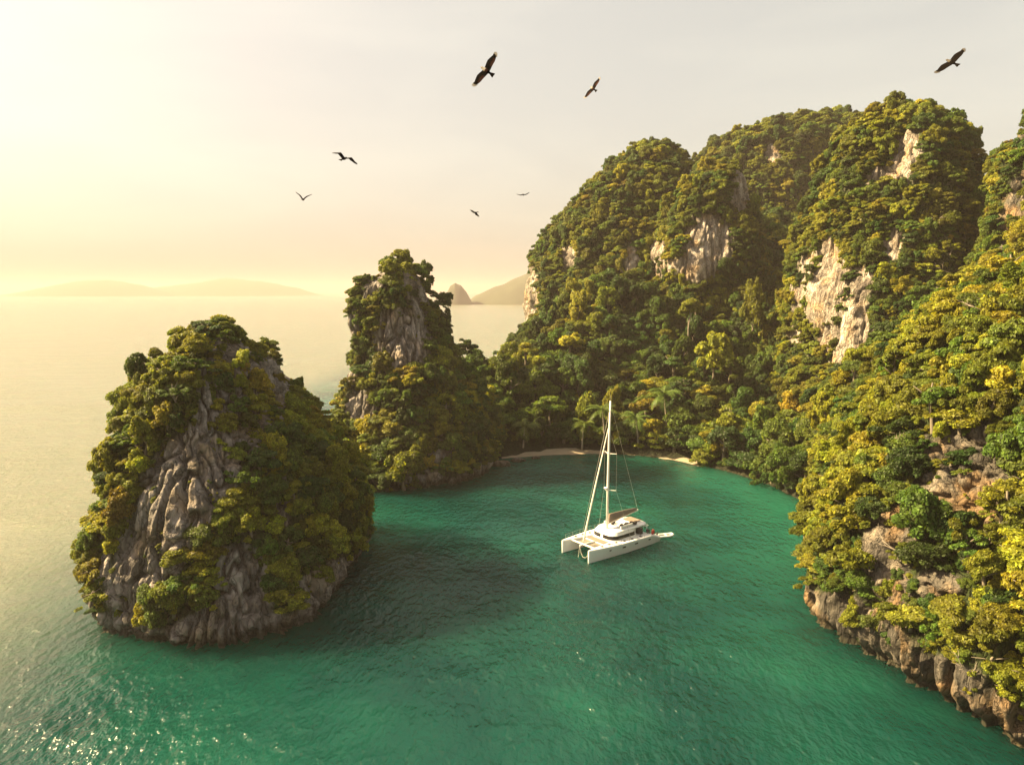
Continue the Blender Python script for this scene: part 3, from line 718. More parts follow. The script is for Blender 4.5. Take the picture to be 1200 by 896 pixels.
# ------------------------------------------------------------------ planting
rs = np.random.RandomState(11)
TREES = []    # dict: p, n, r, proto, colour, surf, tilt
def plant(S):
    G, n, B = S['G'], S['n'], S['B']
    nz, nt_ = G.shape[:2]
    Gn = np.roll(G, -1, 1) if S['closed'] else G
    q = G[:-1, :-1] if not S['closed'] else G[:-1]
    if S['closed']:
        e1 = np.roll(G, -1, 1)[:-1] - G[:-1]; e2 = G[1:] - G[:-1]
    else:
        e1 = G[:-1, 1:] - G[:-1, :-1]; e2 = G[1:, :-1] - G[:-1, :-1]
    ar = np.linalg.norm(np.cross(e1, e2), axis=2)
    Bq = B[:-1] if S['closed'] else B[:-1, :-1]
    fq = S['fc'][:-1] if S['closed'] else S['fc'][:-1, :-1]
    nq = n[:-1] if S['closed'] else n[:-1, :-1]
    ok = (Bq < 0.5) & (fq > S['facing']) & (q[..., 2] > (np.where((q[..., 0] > -8) & (q[..., 0] < 38), 0.9, -0.25) if S['name'] == 'valley' else 1.0))
    # buried faces are cheap to test later; out of frame by a lot is left out
    px, py, dep = project(q)
    ok &= (dep > 5) & (px > -260) & (px < 1460) & (py < 1050) & (py > -150)
    wgt = (ar * ok).ravel(); tot = wgt.sum()
    r0, r1 = S['size']
    K = int(tot / (0.16 * (0.5 * (r0 + r1)) ** 2)) + 10
    K = min(K, 40000)
    idx = rs.choice(len(wgt), K, p=wgt / tot)
    pts = q.reshape(-1, 3)[idx] + e1.reshape(-1, 3)[idx] * rs.rand(K, 1) + e2.reshape(-1, 3)[idx] * rs.rand(K, 1)
    nr = nq.reshape(-1, 3)[idx]; bq = Bq.ravel()[idx]
    rad = r0 * 0.72 + (r1 * 1.12 - r0 * 0.72) * rs.rand(K) ** 1.7
    rad *= 0.9 + 0.3 * np.clip(nr[:, 2], 0, 1)          # larger on the flats, scrubbier on the walls
    cell = {}; cs = r1 * 1.3; out_ = []
    order = np.argsort(-rad + rs.rand(K) * (r1 - r0) * 0.7)
    for ii in order:
        p = pts[ii]; r = rad[ii]; key = tuple((p // cs).astype(int)); bad = False
        for dx_ in (-1, 0, 1):
            for dy_ in (-1, 0, 1):
                for dz_ in (-1, 0, 1):
                    for (p2, r2) in cell.get((key[0] + dx_, key[1] + dy_, key[2] + dz_), ()):
                        d2 = (p[0] - p2[0]) ** 2 + (p[1] - p2[1]) ** 2 + (p[2] - p2[2]) ** 2
                        if d2 < (0.47 * (r + r2)) ** 2 * S['dense']: bad = True; break
                    if bad: break
                if bad: break
            if bad: break
        if bad: continue
        cell.setdefault(key, []).append((p, r)); out_.append(ii)
    out_ = np.array(out_)
    cols = list(S['colours']); cw = np.array([S['colours'][c] for c in cols]); cw /= cw.sum()
    # neighbouring trees lean to the same colour
    cn = pn(pts[out_, 0] * 0.10 + S['seed'], pts[out_, 1] * 0.10, pts[out_, 2] * 0.10) * 0.45 + rs.rand(len(out_))
    cr = np.argsort(np.argsort(cn)) / max(1, len(out_)); ccum = np.cumsum(cw)
    for ii, c_ in zip(out_, cr):
        col = cols[min(int(np.searchsorted(ccum, c_)), len(cols) - 1)]
        sw = dict(SHAPEW)
        if nr[ii][2] < 0.3: sw['flat'] = 0.0; sw['draped'] = 0.10
        if S['name'] == 'valley': sw['draped'] = 0.16; sw['round'] = 0.14
        ws = np.array([sw[k[0]] for k in KINDS_]); ws /= ws.sum()
        kd = KINDS_[rs.choice(len(KINDS_), p=ws)]
        TREES.append(dict(p=pts[ii], n=nr[ii], r=rad[ii] * (0.9 if kd[0] == 'draped' else 1.0), proto=PIDX[(col, kd[1])], col=col, kind=kd[0], surf=S['name']))
for S in SURF:
    if S['planted']: plant(S)
# gaps the photo shows: bare rock faces, and the crowns that stand free of their neighbours
OPEN = [(778, 468, 34, 166), (745, 497, 26, 160), (706, 488, 26, 161), (783, 492, 10, 166), (748, 512, 10, 160), (615, 506, 20, 158), (684, 503, 20, 158), (808, 372, 24, 189), (808, 392, 8, 189), (1113, 298, 22, 151), (836, 440, 26, 170)]
def kept(T):
    x, y, d = project(T['p']); x, y, d = float(x), float(y), float(d)
    for E in BARE.get(T['surf'], ()):
        if in_ell(x, y - 4, E) < 0.85 and T['n'][1] < 0.5: return False
    for (ox, oy, orad, od) in OPEN:
        if d < od and (x - ox) ** 2 + (y - 6 - oy) ** 2 < orad ** 2: return False
    return True
TREES = [T for T in TREES if kept(T)]

for T in TREES:
    nv = T['n']; up = np.array((nv[0] * 0.28, nv[1] * 0.28, 1.0)); up /= np.linalg.norm(up); T['up'] = up
    flat = max(0.0, nv[2])
    low = -0.12 if T['surf'] != 'valley' else -0.05
    T['h'] = T['r'] * (low + 0.35 * flat * rs.rand())
    if T['kind'] == 'draped': T['h'] += T['r'] * 0.5
    if nv[2] < 0.35: T['p'] = T['p'] - nv * np.array((1, 1, 0)) * 0.35 * T['r']
    if T['kind'] in ('loose', 'flat') and T['surf'] not in ('far left peak', 'back ridge', 'grey bluff') and not (T['surf'] in ('near islet', 'middle stack') and nv[2] > 0.45) and rs.rand() < 0.28: T['h'] += T['r'] * rs.uniform(0.4, 1.1); T['r'] *= 0.9      # some stand clear of the rest
    T['c'] = T['p'] + up * (T['h'] + 0.45 * T['r'])
    T['rot'] = rs.rand() * 6.283; T['zs'] = rs.uniform(0.75, 1.3); T['xs'] = rs.uniform(0.82, 1.25)

# which crowns show largest: a small depth picture of rocks and crowns
bw, bh = 600, 448
zb = np.full((bh, bw), 1e9)
for S in SURF:
    px, py, dep = project(S['G'].reshape(-1, 3))
    xi, yi = (px / 2).astype(int), (py / 2).astype(int)
    ok = (dep > 1) & (xi >= 1) & (xi < bw - 1) & (yi >= 1) & (yi < bh - 1)
    for ox in (0, 1):
        for oy in (0, 1): np.minimum.at(zb, (yi[ok] + oy, xi[ok] + ox), dep[ok] + 0.5)
ib = np.full((bh, bw), -1)
C = np.array([T['c'] for T in TREES]); px, py, dep = project(C)
for i, T in enumerate(TREES):
    if dep[i] < 1: continue
    r = T['r'] * 0.82 * FPX / dep[i] / 2; x, y = px[i] / 2, py[i] / 2
    x0, x1, y0, y1 = max(0, int(x - r)), min(bw, int(x + r) + 1), max(0, int(y - r)), min(bh, int(y + r) + 1)
    if x0 >= x1 or y0 >= y1: continue
    yy, xx = np.mgrid[y0:y1, x0:x1]
    dd = ((xx - x) ** 2 + ((yy - y) * 1.15) ** 2) / (r * r)
    dz = dep[i] - T['r'] * np.sqrt(np.clip(1 - dd, 0, 1))
    mk = (dd < 1) & (dz < zb[y0:y1, x0:x1])
    zb[y0:y1, x0:x1][mk] = dz[mk]; ib[y0:y1, x0:x1][mk] = i
cnt = np.bincount(ib[ib >= 0], minlength=len(TREES))
for i, T in enumerate(TREES): T['vis'] = int(cnt[i]); T['px'], T['py'], T['dep'] = px[i], py[i], dep[i]
order = np.argsort(-cnt)
NBIG = 288
big = list(order[:NBIG]); bigset = set(int(i) for i in big)
print("TREES", len(TREES), "visible", int((cnt > 3).sum()), "smallest individual px", int(cnt[order[NBIG - 1]]), {S['name']: sum(1 for T in TREES if T['surf'] == S['name']) for S in SURF})

# labels: look, then where; ties are told apart by their order in the photo
SPOT = {'near islet': "the near islet", 'middle stack': "the middle stack", 'right foreland': "the right headland", 'far left peak': "the seaward dome",
        'grey bluff': "the pale bluff", 'back ridge': "the furthest ridge", 'tall tower': "the limestone tower", 'edge cliff': "the edge cliff", 'valley': "the valley slope"}
KW = {'dome': "domed", 'round': "round", 'flat': "layered", 'draped': "draped", 'loose': "branchy"}
span = {}
for S in SURF: span[S['name']] = (0.0, float(np.percentile(S['G'][..., 2], 97)))
def band(T):
    z = T['p'][2] / max(1, span[T['surf']][1])
    return "overhanging water on" if T['p'][2] < 5 and T['surf'] in ('near islet', 'middle stack', 'right foreland') else ("low on" if z < 0.38 else ("halfway up" if z < 0.72 else "high on"))
keyed = {}
for i in big:
    T = TREES[i]; sz = "small" if T['r'] < 1.6 else ("broad" if T['r'] > 2.5 else "")
    side = "shaded side" if float(np.dot(T['n'], SUNV)) < 0.0 else "sunlit side"
    keyed.setdefault((T['col'], KW[T['kind']], sz, band(T), side, T['surf']), []).append(i)
ORD = ["first", "second", "third", "fourth", "fifth", "sixth", "seventh", "eighth", "ninth", "tenth", "eleventh", "twelfth"] + [f"{k}th" for k in range(13, 40)]
label_of = {}
for (c, kw, sz, bd, side, sf), ids in keyed.items():
    ids.sort(key=lambda i: TREES[i]['px'])
    for k, i in enumerate(ids):
        head = (sz + " " if sz else "") + f"{kw} {c} tree"
        s = f"{bd} {SPOT[sf]}'s {side}" if sf != 'valley' else f"{bd} {SPOT[sf]}"
        if len(ids) > 1:
            s += f", {ORD[k]} from left"
        label_of[i] = f"{head} {s}"
def frame(T):
    up = Vector(T['up']); q = up.to_track_quat('Z', 'Y')
    return q @ Euler((0, 0, T['rot'])).to_quaternion()
first_crown = {}
for i in big:
    T = TREES[i]; r = T['r']
    e = bpy.data.objects.new("broadleaf_tree", None); COL.objects.link(e)
    e.empty_display_size = 0.5
    e.location = T['p']; e.rotation_mode = 'QUATERNION'; e.rotation_quaternion = frame(T)
    tag(e, label_of[i], "tree", "broadleaf trees on " + SPOT[T['surf']])
    c = link("crown", PROTO[T['proto']][3], e); c.location = (0, 0, T['h']); c.scale = (r * T['xs'], r / T['xs'], r * T['zs'])
    first_crown.setdefault(T['proto'], c)
    tk = link("trunk", TRUNKS[int(T['rot'] * 10) % 3], e); hh = T['h'] + 0.5 * r
    tk.scale = (r, r, hh)

# the rest of the forest: one object of crowns set on points
def scatter(name, items, label, cat):
    P_ = np.array([it['p'] + it['up'] * it['h'] for it in items], np.float32)
    me = bpy.data.meshes.new(name); me.vertices.add(len(P_)); me.vertices.foreach_set('co', P_.ravel())
    def attr(nm_, typ, arr, fld='value'):
        a_ = me.attributes.new(nm_, typ, 'POINT'); a_.data.foreach_set(fld, np.asarray(arr).ravel())
    eul = np.array([frame(it).to_euler('XYZ') for it in items], np.float32)
    attr('rot', 'FLOAT_VECTOR', eul, 'vector')
    attr('sc', 'FLOAT_VECTOR', np.array([(it['r'] * it.get('xs', 1), it['r'] / it.get('xs', 1), it['r'] * it['zs']) for it in items], np.float32), 'vector')
    keys = sorted(first_crown); idx = {k: i for i, k in enumerate(keys)}
    def near(it):
        if it['proto'] in idx: return idx[it['proto']]
        c_, kd = PROTO[it['proto']][0], PROTO[it['proto']][1]
        for k in keys:
            if PROTO[k][0] == c_ and PROTO[k][1] == kd: return idx[k]
        for k in keys:
            if PROTO[k][0] == c_: return idx[k]
        return 0
    attr('pick', 'INT', np.array([near(it) for it in items], np.int32))
    o = link(name, me)
    ng = bpy.data.node_groups.new(name, 'GeometryNodeTree')
    ng.interface.new_socket('Geometry', in_out='INPUT', socket_type='NodeSocketGeometry')
    ng.interface.new_socket('Geometry', in_out='OUTPUT', socket_type='NodeSocketGeometry')
    gi, go = ng.nodes.new('NodeGroupInput'), ng.nodes.new('NodeGroupOutput')
    iop = ng.nodes.new('GeometryNodeInstanceOnPoints'); jn = ng.nodes.new('GeometryNodeJoinGeometry')
    ng.links.new(gi.outputs[0], iop.inputs['Points'])
    for k in reversed(keys):                       # a join lists its links last first
        oi = ng.nodes.new('GeometryNodeObjectInfo'); oi.inputs['Object'].default_value = first_crown[k]
        oi.inputs['As Instance'].default_value = True; oi.transform_space = 'ORIGINAL'
        ng.links.new(oi.outputs['Geometry'], jn.inputs[0])
    ng.links.new(jn.outputs[0], iop.inputs['Instance'])
    iop.inputs['Pick Instance'].default_value = True
    def named(nm_, typ, sock):
        na = ng.nodes.new('GeometryNodeInputNamedAttribute'); na.data_type = typ; na.inputs['Name'].default_value = nm_
        out_ = [s_ for s_ in na.outputs if s_.name == 'Attribute' and s_.enabled][0]
        ng.links.new(out_, iop.inputs[sock])
    named('pick', 'INT', 'Instance Index'); named('rot', 'FLOAT_VECTOR', 'Rotation'); named('sc', 'FLOAT_VECTOR', 'Scale')
    ng.links.new(iop.outputs[0], go.inputs[0])
    md = o.modifiers.new("scatter", 'NODES'); md.node_group = ng
    return tag(o, label, cat, kind="stuff")
rest = [T for i, T in enumerate(TREES) if i not in bigset]
scatter("forest", rest, "dense forest of mixed green trees covering the hills and rocks", "forest")
# shrubs and creepers on the ground between the trees and in cracks of the cliffs
SHR = []
for S in SURF:
    G, n, B = S['G'], S['n'], S['B']
    r0, r1 = S['size']; K = {'near islet': 1700, 'middle stack': 1500, 'right foreland': 2600, 'edge cliff': 700, 'tall tower': 1800, 'valley': 3500}.get(S['name'], 1200)
    px, py, dep = project(G)
    hole = (S['name'] in ('near islet', 'middle stack', 'right foreland')) & (pn(G[..., 0] * 0.5, G[..., 1] * 0.5, G[..., 2] * 0.4 + 7) > 0.46)
    ok = ((B < 0.55) | hole) & (S['fc'] > -0.3) & (G[..., 2] > (np.where((G[..., 0] > -8) & (G[..., 0] < 38), 1.3, -0.1) if S['name'] == 'valley' else 2.2)) & (dep > 5) & (px > -100) & (px < 1300) & (py < 950) & (py > -20)
    idx = np.flatnonzero(ok.ravel())
    if len(idx) == 0: continue
    idx = rs.choice(idx, min(K, len(idx)), replace=False)
    cols = list(S['colours']); cw = np.array([S['colours'][c] for c in cols]); cw /= cw.sum()
    sc = {'near islet': 0.55, 'right foreland': 0.65, 'edge cliff': 0.7, 'middle stack': 0.8}.get(S['name'], 1.1)
    for ii in idx:
        p, nv = G.reshape(-1, 3)[ii], n.reshape(-1, 3)[ii]
        bare_here = B.ravel()[ii] > 0.5
        up = nv * 0.5 + np.array((0, 0, 1.0)); up /= np.linalg.norm(up)
        r = sc * rs.uniform(0.5, 1.15) * (0.5 if bare_here else 1)
        SHR.append(dict(p=p, up=up, h=-0.35 * r, r=r, rot=rs.rand() * 6.28, zs=rs.uniform(0.7, 1.0),
                        proto=PIDX[(cols[rs.choice(len(cols), p=cw)], KINDS_[rs.randint(0, 6)][1])]))
scatter("undergrowth", SHR, "low shrubs and creepers filling the gaps between trees", "undergrowth")

# ------------------------------------------------------------------ single trees that stand out
def pick(px, py, names=None):
    best = None
    for S in SURF:
        if names and S['name'] not in names: continue
        x, y, d = project(S['G']); q = (x - px) ** 2 + (y - py) ** 2 + np.where((d > 1) & (S['fc'] > -0.1), 0, 1e9)
        m_ = q < max(30.0, q.min() + 4)
        dd = np.where(m_, d, 1e9); k = np.unravel_index(np.argmin(dd), dd.shape)
        if q[k] < 1e8 and (best is None or dd[k] < best[0]): best = (dd[k], S['G'][k], S['n'][k])
    return best
def single_tree(px, py, d, r, col, sd, th, label, pale=True, zs=1.0, group=None):
    top = P(px, py, d)
    e = bpy.data.objects.new("broadleaf_tree", None); COL.objects.link(e); e.location = top - np.array((0, 0, th))
    tag(e, label, "tree", group)
    c = link("crown", PROTO[PIDX[(col, sd)]][3], e); c.location = (0, 0, th - 0.3 * r); c.scale = (r, r, r * zs); c.rotation_euler = (0, 0, px)
    t_ = link("trunk", TRUNKS[3 if pale == 1 else 1], e); k = 2.0 if pale else min(r, 2.6); t_.scale = (k, k, th + 0.1 * r)
    return e
single_tree(808, 366, 188, 3.8, 'olive green', 1, 8.0, "tall slim tree with a bare pale trunk standing above the valley forest")
single_tree(1113, 292, 150, 2.6, 'olive green', 10, 4.0, "flat topped tree with a pale trunk in the dark gully beside the edge cliff")
single_tree(545, 410, 160, 3.6, 'dark green', 10, 0.5, "dark spreading tree on the saddle behind the middle stack against pale water", False)
single_tree(573, 527, 150.5, 3.0, 'mid green', 5, 1.0, "round leafy bush at the water's edge left of the beach", False)
single_tree(836, 434, 172, 4.6, 'yellow green', 6, 1.5, "bright yellow green domed tree with hanging foliage halfway up the valley", False, 1.5)
single_tree(882, 382, 186, 3.8, 'olive green', 5, 1.0, "tall narrow olive cone shaped tree below the limestone tower", False, 2.3)
single_tree(668, 404, 188, 4.8, 'golden', 3, 1.5, "broad tree with warm golden crown low on the seaward dome", False, .9)
single_tree(800, 492, 158, 4.6, 'mid green', 4, 3.0, "large spreading green tree above the right end of the beach", False, .9)
single_tree(644, 478, 160, 4.6, 'mid green', 7, 4.0, "wide layered green tree above the left end of the beach", False, .9)

# ------------------------------------------------------------------ palms
def palm_crown(seed):
    rnd = random.Random(seed); b_ = MB()
    for i in range(17):
        a_ = i * 2.399 + rnd.uniform(-.2, .2); el = rnd.uniform(-0.35, 1.0); Lf = rnd.uniform(2.3, 2.9)
        d0 = Vector((math.cos(a_), math.sin(a_), 0)); sd = Vector((-math.sin(a_), math.cos(a_), 0)); pos = Vector((0, 0, 0)); ang = el
        pts = [pos.copy()]
        for k in range(9):
            pos = pos + (d0 * math.cos(ang) + Vector((0, 0, math.sin(ang)))) * Lf / 9; ang -= 0.17; pts.append(pos.copy())
        for k in range(1, 10):
            q = pts[k]; tg = (pts[k] - pts[k - 1]).normalized(); wl = 0.62 * math.sin(math.pi * (0.15 + 0.8 * k / 9)) + 0.1
            for sg in (-1, 1):
                for u in (0.0, 0.5):
                    q0 = q - tg * u * Lf / 9
                    tip = q0 + sd * sg * wl * 0.85 + tg * wl * 0.55 + Vector((0, 0, -0.32 * wl + rnd.uniform(-.06, .06)))
                    b_.add([q0 - tg * 0.055, q0 + tg * 0.055, tip], [(0, 1, 2)])
        b_.tube(pts, [0.05 - 0.004 * k for k in range(10)], 4)
    me = mesh_np("crown", b_.v, b_.f, M['palm'])
    at = me.attributes.new("leafvar", 'FLOAT', 'FACE'); at.data.foreach_set('value', np.array([rnd.uniform(.7, 1.3) for _ in b_.f], np.float32))
    return me
PC = [palm_crown(1), palm_crown(2)]
def palm(px, py, d, th, lean, sc, label, k):
    top = P(px, py, d); e = bpy.data.objects.new("palm_tree", None); COL.objects.link(e)
    e.location = top - np.array((lean, 0, th)); tag(e, label, "palm tree", "coconut palms behind the beach")
    b_ = MB(); n_ = 9
    pts = [(lean * (i / (n_ - 1)) ** 1.6, 0, th * i / (n_ - 1)) for i in range(n_)]
    b_.tube(pts, [0.24 - 0.013 * i for i in range(n_)], 7); b_.build("trunk", M['pale_bark'], e, True)
    c = link("crown", PC[k % 2], e); c.location = (lean, 0, th); c.scale = (sc,) * 3; c.rotation_euler = (0, 0, px)
palm(778, 462, 160, 11.5, -1.0, 1.9, "tall sunlit palm with a long leaning trunk right of the mast", 0)
palm(745, 490, 154, 8, -0.8, 1.6, "shaded palm close behind the beach just right of the mast", 1)
palm(706, 481, 155, 8.5, -0.6, 1.65, "shaded palm just left of the catamaran's mast", 0)
palm(755, 467, 166, 8, 0.5, 1.3, "half hidden palm crown between the two palms right of the mast", 1)
palm(615, 500, 154, 6, 0.4, 1.5, "low dark palm left of the beach under the valley trees", 0)
palm(684, 498, 153.5, 5.5, 0.3, 1.4, "short dark palm above the sand left of the mast", 1)

# ------------------------------------------------------------------ boulders and dead wood
def boulder(px, py, r, seed, label):
    q = W(px, py); b_ = MB(); R_ = []
    for i in range(9):
        t_ = -math.pi / 2 + math.pi * min(max(i, 0.1), 7.9) / 8; row = []
        for k in range(14):
            a_ = 2 * math.pi * k / 14; v = np.array((math.cos(t_) * math.cos(a_), math.cos(t_) * math.sin(a_), math.sin(t_)))
            f_ = r * (1 + 0.28 * float(pn(v[0] * 1.4 + seed, v[1] * 1.4, v[2] * 1.4)) + 0.12 * float(pn(v[0] * 4, v[1] * 4 + seed, v[2] * 4)))
            row.append((q[0] + v[0] * f_ * 1.4, q[1] + v[1] * f_, v[2] * f_ * 0.6 + 0.1 * r))
        R_.append(row)
    o = b_.rings(R_).build("boulder", M['rock_grey'], None, True); tag(o, label, "boulder", "boulders along the waterline")
boulder(587, 545, 1.5, 1, "low dark boulder in the shallows left of the sand")
boulder(607, 540, 1.1, 2, "small dark boulder touching the left end of the sand")
boulder(560, 548, 1.3, 3, "wet boulder beneath the round bush by the water")
boulder(628, 537, 0.7, 4, "smallest boulder lying on the pale sand's edge")
def dead_branch(px, py, ln, az, el, seed, label, names=None):
    hit = pick(px, py, names); q = hit[1] + hit[2] * 0.6
    rnd = random.Random(seed); b_ = MB()
    d0 = Vector((math.cos(az) * math.cos(el), math.sin(az) * math.cos(el), math.sin(el)))
    def arm(p0, d_, L_, r, lev):
        pts = [p0.copy()]; p_ = p0.copy()
        for k in range(5):
            d_ = (d_ + Vector((rnd.uniform(-.22, .22), rnd.uniform(-.22, .22), rnd.uniform(-.15, .2)))).normalized(); p_ = p_ + d_ * L_ / 5; pts.append(p_.copy())
            if lev < 2 and k in (1, 2, 3): arm(p_.copy(), (d_ + Vector((rnd.uniform(-.9, .9), rnd.uniform(-.9, .9), rnd.uniform(-.3, .8)))).normalized(), L_ * .5, r * .5, lev + 1)
        b_.tube(pts, [r * (1 - 0.15 * k) for k in range(6)], 5)
    arm(Vector((0, 0, 0)), d0, ln, 0.09, 0)
    o = b_.build("dead_branch", M['pale_bark'], None, True); o.location = q; tag(o, label, "branch", "bare branches and logs on the slopes")
dead_branch(1066, 655, 3.0, 2.6, 0.5, 1, "bare pale branches spreading over the headland's grey rock")
dead_branch(1140, 786, 3.0, -2.4, 0.3, 2, "fallen bare branch low above the ochre waterline rock", ('right foreland',))
dead_branch(1076, 510, 2.2, 3.4, 0.2, 3, "short bleached branch among trees high on the headland")
dead_branch(1165, 370, 3.2, 2.9, 0.6, 4, "bare grey branches under the edge cliff")
dead_branch(1112, 318, 3.0, 3.3, 0.0, 5, "pale fallen log across the dark gully", ('tall tower', 'edge cliff'))

# ------------------------------------------------------------------ catamaran
def bm_mat(name, col, rough=0.3, **k): M[name] = plain(name, col, rough, **k)
bm_mat('gelcoat', (0.80, 0.79, 0.76), 0.28, var=0.05, vscale=0.8)
bm_mat('deck', (0.74, 0.73, 0.70), 0.6, var=0.08, vscale=1.5)
bm_mat('antifoul', (0.02, 0.03, 0.06), 0.6)
bm_mat('dark_glass', (0.015, 0.015, 0.018), 0.08)
bm_mat('net', (0.20, 0.17, 0.13), 0.9, var=0.25, vscale=14)
bm_mat('taupe', (0.22, 0.165, 0.125), 0.85, var=0.2, vscale=2)
bm_mat('alloy', (0.72, 0.68, 0.62), 0.4)
bm_mat('sailcloth', (0.74, 0.68, 0.58), 0.8, var=0.12, vscale=2)
bm_mat('wire', (0.35, 0.33, 0.30), 0.4, metal=0.6)
bm_mat('cushion', (0.05, 0.045, 0.04), 0.85, var=0.2)
bm_mat('red_cloth', (0.42, 0.05, 0.03), 0.7)
bm_mat('hypalon', (0.62, 0.62, 0.60), 0.55, var=0.1)
boat = bpy.data.objects.new("catamaran", None); COL.objects.link(boat)
BH = math.radians(-141.1)
boat.location = (14.0, 95.7, 0); boat.rotation_euler = (0, 0, BH)
tag(boat, "white sailing catamaran with furled sails anchored in the middle of the bay", "catamaran")
def hull_ring(x, yc):
    u = (x + 7.0) / 14.0
    bow = min(1.0, ((1 - u) / 0.42) ** 0.75) if u > 0.58 else 1.0
    wd = 0.10 + 0.80 * bow * (0.9 + 0.1 * min(1, u / 0.2)); ww = 0.05 + 0.58 * min(1, ((1 - u) / 0.5) ** 0.9) * (1 if u > .1 else .9)
    fb = 1.45 + 0.38 * u
    if u < 0.12: fb = 0.85 + (1.47 - 0.85) * max(0.0, min(1, (u - 0.03) / 0.09)) ** 0.9
    kd = 0.55 * min(1, (1 - u) / 0.1 + 0.35)
    half = [(0, -kd), (ww * 0.75, -kd * 0.6), (ww, 0.06), (ww * 0.45 + wd * 0.55, fb * 0.5), (wd, fb * 0.88), (wd - 0.02, fb - 0.05), (wd - 0.07, fb)]
    pts = half + [(-a_, z) for a_, z in half[:0:-1]]
    return [(x, yc + a_, z) for a_, z in pts], fb, wd
xs = [-7.0, -6.8, -6.5, -6.1, -5.6, -5.0, -4, -3, -2, -1, 0, 1, 2, 3, 4, 5, 5.8, 6.4, 6.8, 7.0]
for yc in (2.55, -2.55):
    h = MB().rings([hull_ring(x, yc)[0] for x in xs]).build("hull", M['gelcoat'], boat)
    # dark antifouling below the boot line
    h.data.materials.append(M['antifoul'])
    for p_ in h.data.polygons:
        if len(p_.vertices) == 4 and max(h.data.vertices[v].co.z for v in p_.vertices) < 0.12: p_.material_index = 1
    sgn = 1 if yc > 0 else -1
    for x in (4.4, 3.0, 1.6, 0.2, -1.4, -3.2):
        fb = hull_ring(x, 0)[1]
        MB().box((x, yc + (0.22 if x < 1 else 0) * sgn, fb + 0.02), (0.42, 0.36, 0.05)).build("hatch", M['dark_glass'], h)
    for x, l_ in ((3.4, .32), (0.9, .6), (-1.6, .6), (-4.4, .4)):
        _, fb, wd = hull_ring(x, 0); u = (x + 7) / 14
        MB().box((x, yc + sgn * (wd * 0.975 + 0.005), fb * 0.68), (l_, 0.05, 0.14), 0.0).build("porthole", M['dark_glass'], h)
    if sgn > 0:
        mk = MB()      # faint pale lettering on the bow, too worn to read
        for i in range(5): mk.box((2.75 - i * 0.24, yc + 0.885, 0.98 + 0.05 * (i % 2)), (0.15, 0.03, 0.05 + 0.12 * ((i * 2) % 3) / 2))
    for x in (-6.75, -6.2):
        _, fb, wd = hull_ring(x, 0)
        MB().box((x, yc, fb + 0.015), (0.38, 1.1, 0.04)).build("step", M['deck'], h)
    rl = MB(); tops = []
    for x in (6.2, 4.6, 3.0, 1.4, -0.2, -1.8, -3.4, -4.8):
        _, fb, wd = hull_ring(x, 0); p0 = (x, yc + sgn * (wd - 0.1), fb); p1 = (x, yc + sgn * (wd - 0.12), fb + 0.62)
        rl.tube([p0, p1], 0.018, 5); tops.append(p1)
    rl.tube(tops, 0.014, 5); rl.tube([(a_, b_, c_ - 0.3) for a_, b_, c_ in tops], 0.010, 5)
    rl.build("railing", M['wire'], boat)
def slab(name, pts, z0, z1, mat, parent=boat, inset=0.0, crown=0.0):
    """pts: plan outline; optional inset of the top"""
    c_ = np.mean(pts, axis=0); top = [(c_[0] + (x - c_[0]) * (1 - inset), c_[1] + (y - c_[1]) * (1 - inset)) for x, y in pts]
    mid = [(c_[0] + (x - c_[0]) * (1 - inset * 0.35), c_[1] + (y - c_[1]) * (1 - inset * 0.35)) for x, y in pts]
    R_ = [[(x, y, z0) for x, y in pts], [(x, y, z0 + (z1 - z0) * 0.75) for x, y in mid], [(x, y, z1) for x, y in top]]
    if crown: R_.append([(c_[0] + (x - c_[0]) * 0.6, c_[1] + (y - c_[1]) * 0.6, z1 + crown) for x, y in top])
    return MB().rings(R_).build(name, mat, parent)
def rrect(x0, x1, y0, y1, r, n_=5, front=None):
    out = []
    for (cx, cy_, a0) in ((x1 - r, y1 - r, 0), (x0 + r, y1 - r, 90), (x0 + r, y0 + r, 180), (x1 - r, y0 + r, 270)):
        for k in range(n_):
            a_ = math.radians(a0 + 90 * k / (n_ - 1)); out.append((cx + r * math.cos(a_), cy_ + r * math.sin(a_)))
    return out
slab("bridge_deck", rrect(-5.2, 3.3, -2.3, 2.3, 0.2), 0.75, 1.50, M['deck'])
CAB = rrect(-3.6, 1.9, -2.25, 2.25, 1.25, 7)
cab = slab("cabin", CAB, 1.48, 2.62, M['gelcoat'], inset=0.13)
# window band: a dark strip set just proud of the cabin's front and sides, cut by a centre pillar
cc = np.mean(CAB, axis=0)
def cabpt(q, z, off):
    k = 1 - 0.13 * 0.35 * (z - 1.48) / (1.14 * 0.75) + off
    return (cc[0] + (q[0] - cc[0]) * k, cc[1] + (q[1] - cc[1]) * k, z)
def dense_outline(pts, m_=30):
    out = []
    for a_, b_ in zip(pts, pts[1:] + pts[:1]):
        k = max(1, int(math.dist(a_, b_) / 0.15))
        out += [(a_[0] + (b_[0] - a_[0]) * i / k, a_[1] + (b_[1] - a_[1]) * i / k) for i in range(k)]
    return out
OUT = dense_outline(CAB)
def win(sel):
    pts = sorted([q for q in OUT if sel(q)], key=lambda q: math.atan2(q[1], q[0] + 1))
    b_ = MB(); v, f_ = [], []
    for q in pts: v += [cabpt(q, 1.78, 0.004), cabpt(q, 2.30, 0.008), cabpt(q, 2.30, -0.02), cabpt(q, 1.78, -0.02)]
    for i in range(len(pts) - 1):
        if math.dist(pts[i], pts[i + 1]) > 0.4: continue
        for k in range(4): f_.append((i * 4 + k, i * 4 + (k + 1) % 4, (i + 1) * 4 + (k + 1) % 4, (i + 1) * 4 + k))
    b_.add(v, f_).build("window", M['dark_glass'], cab)
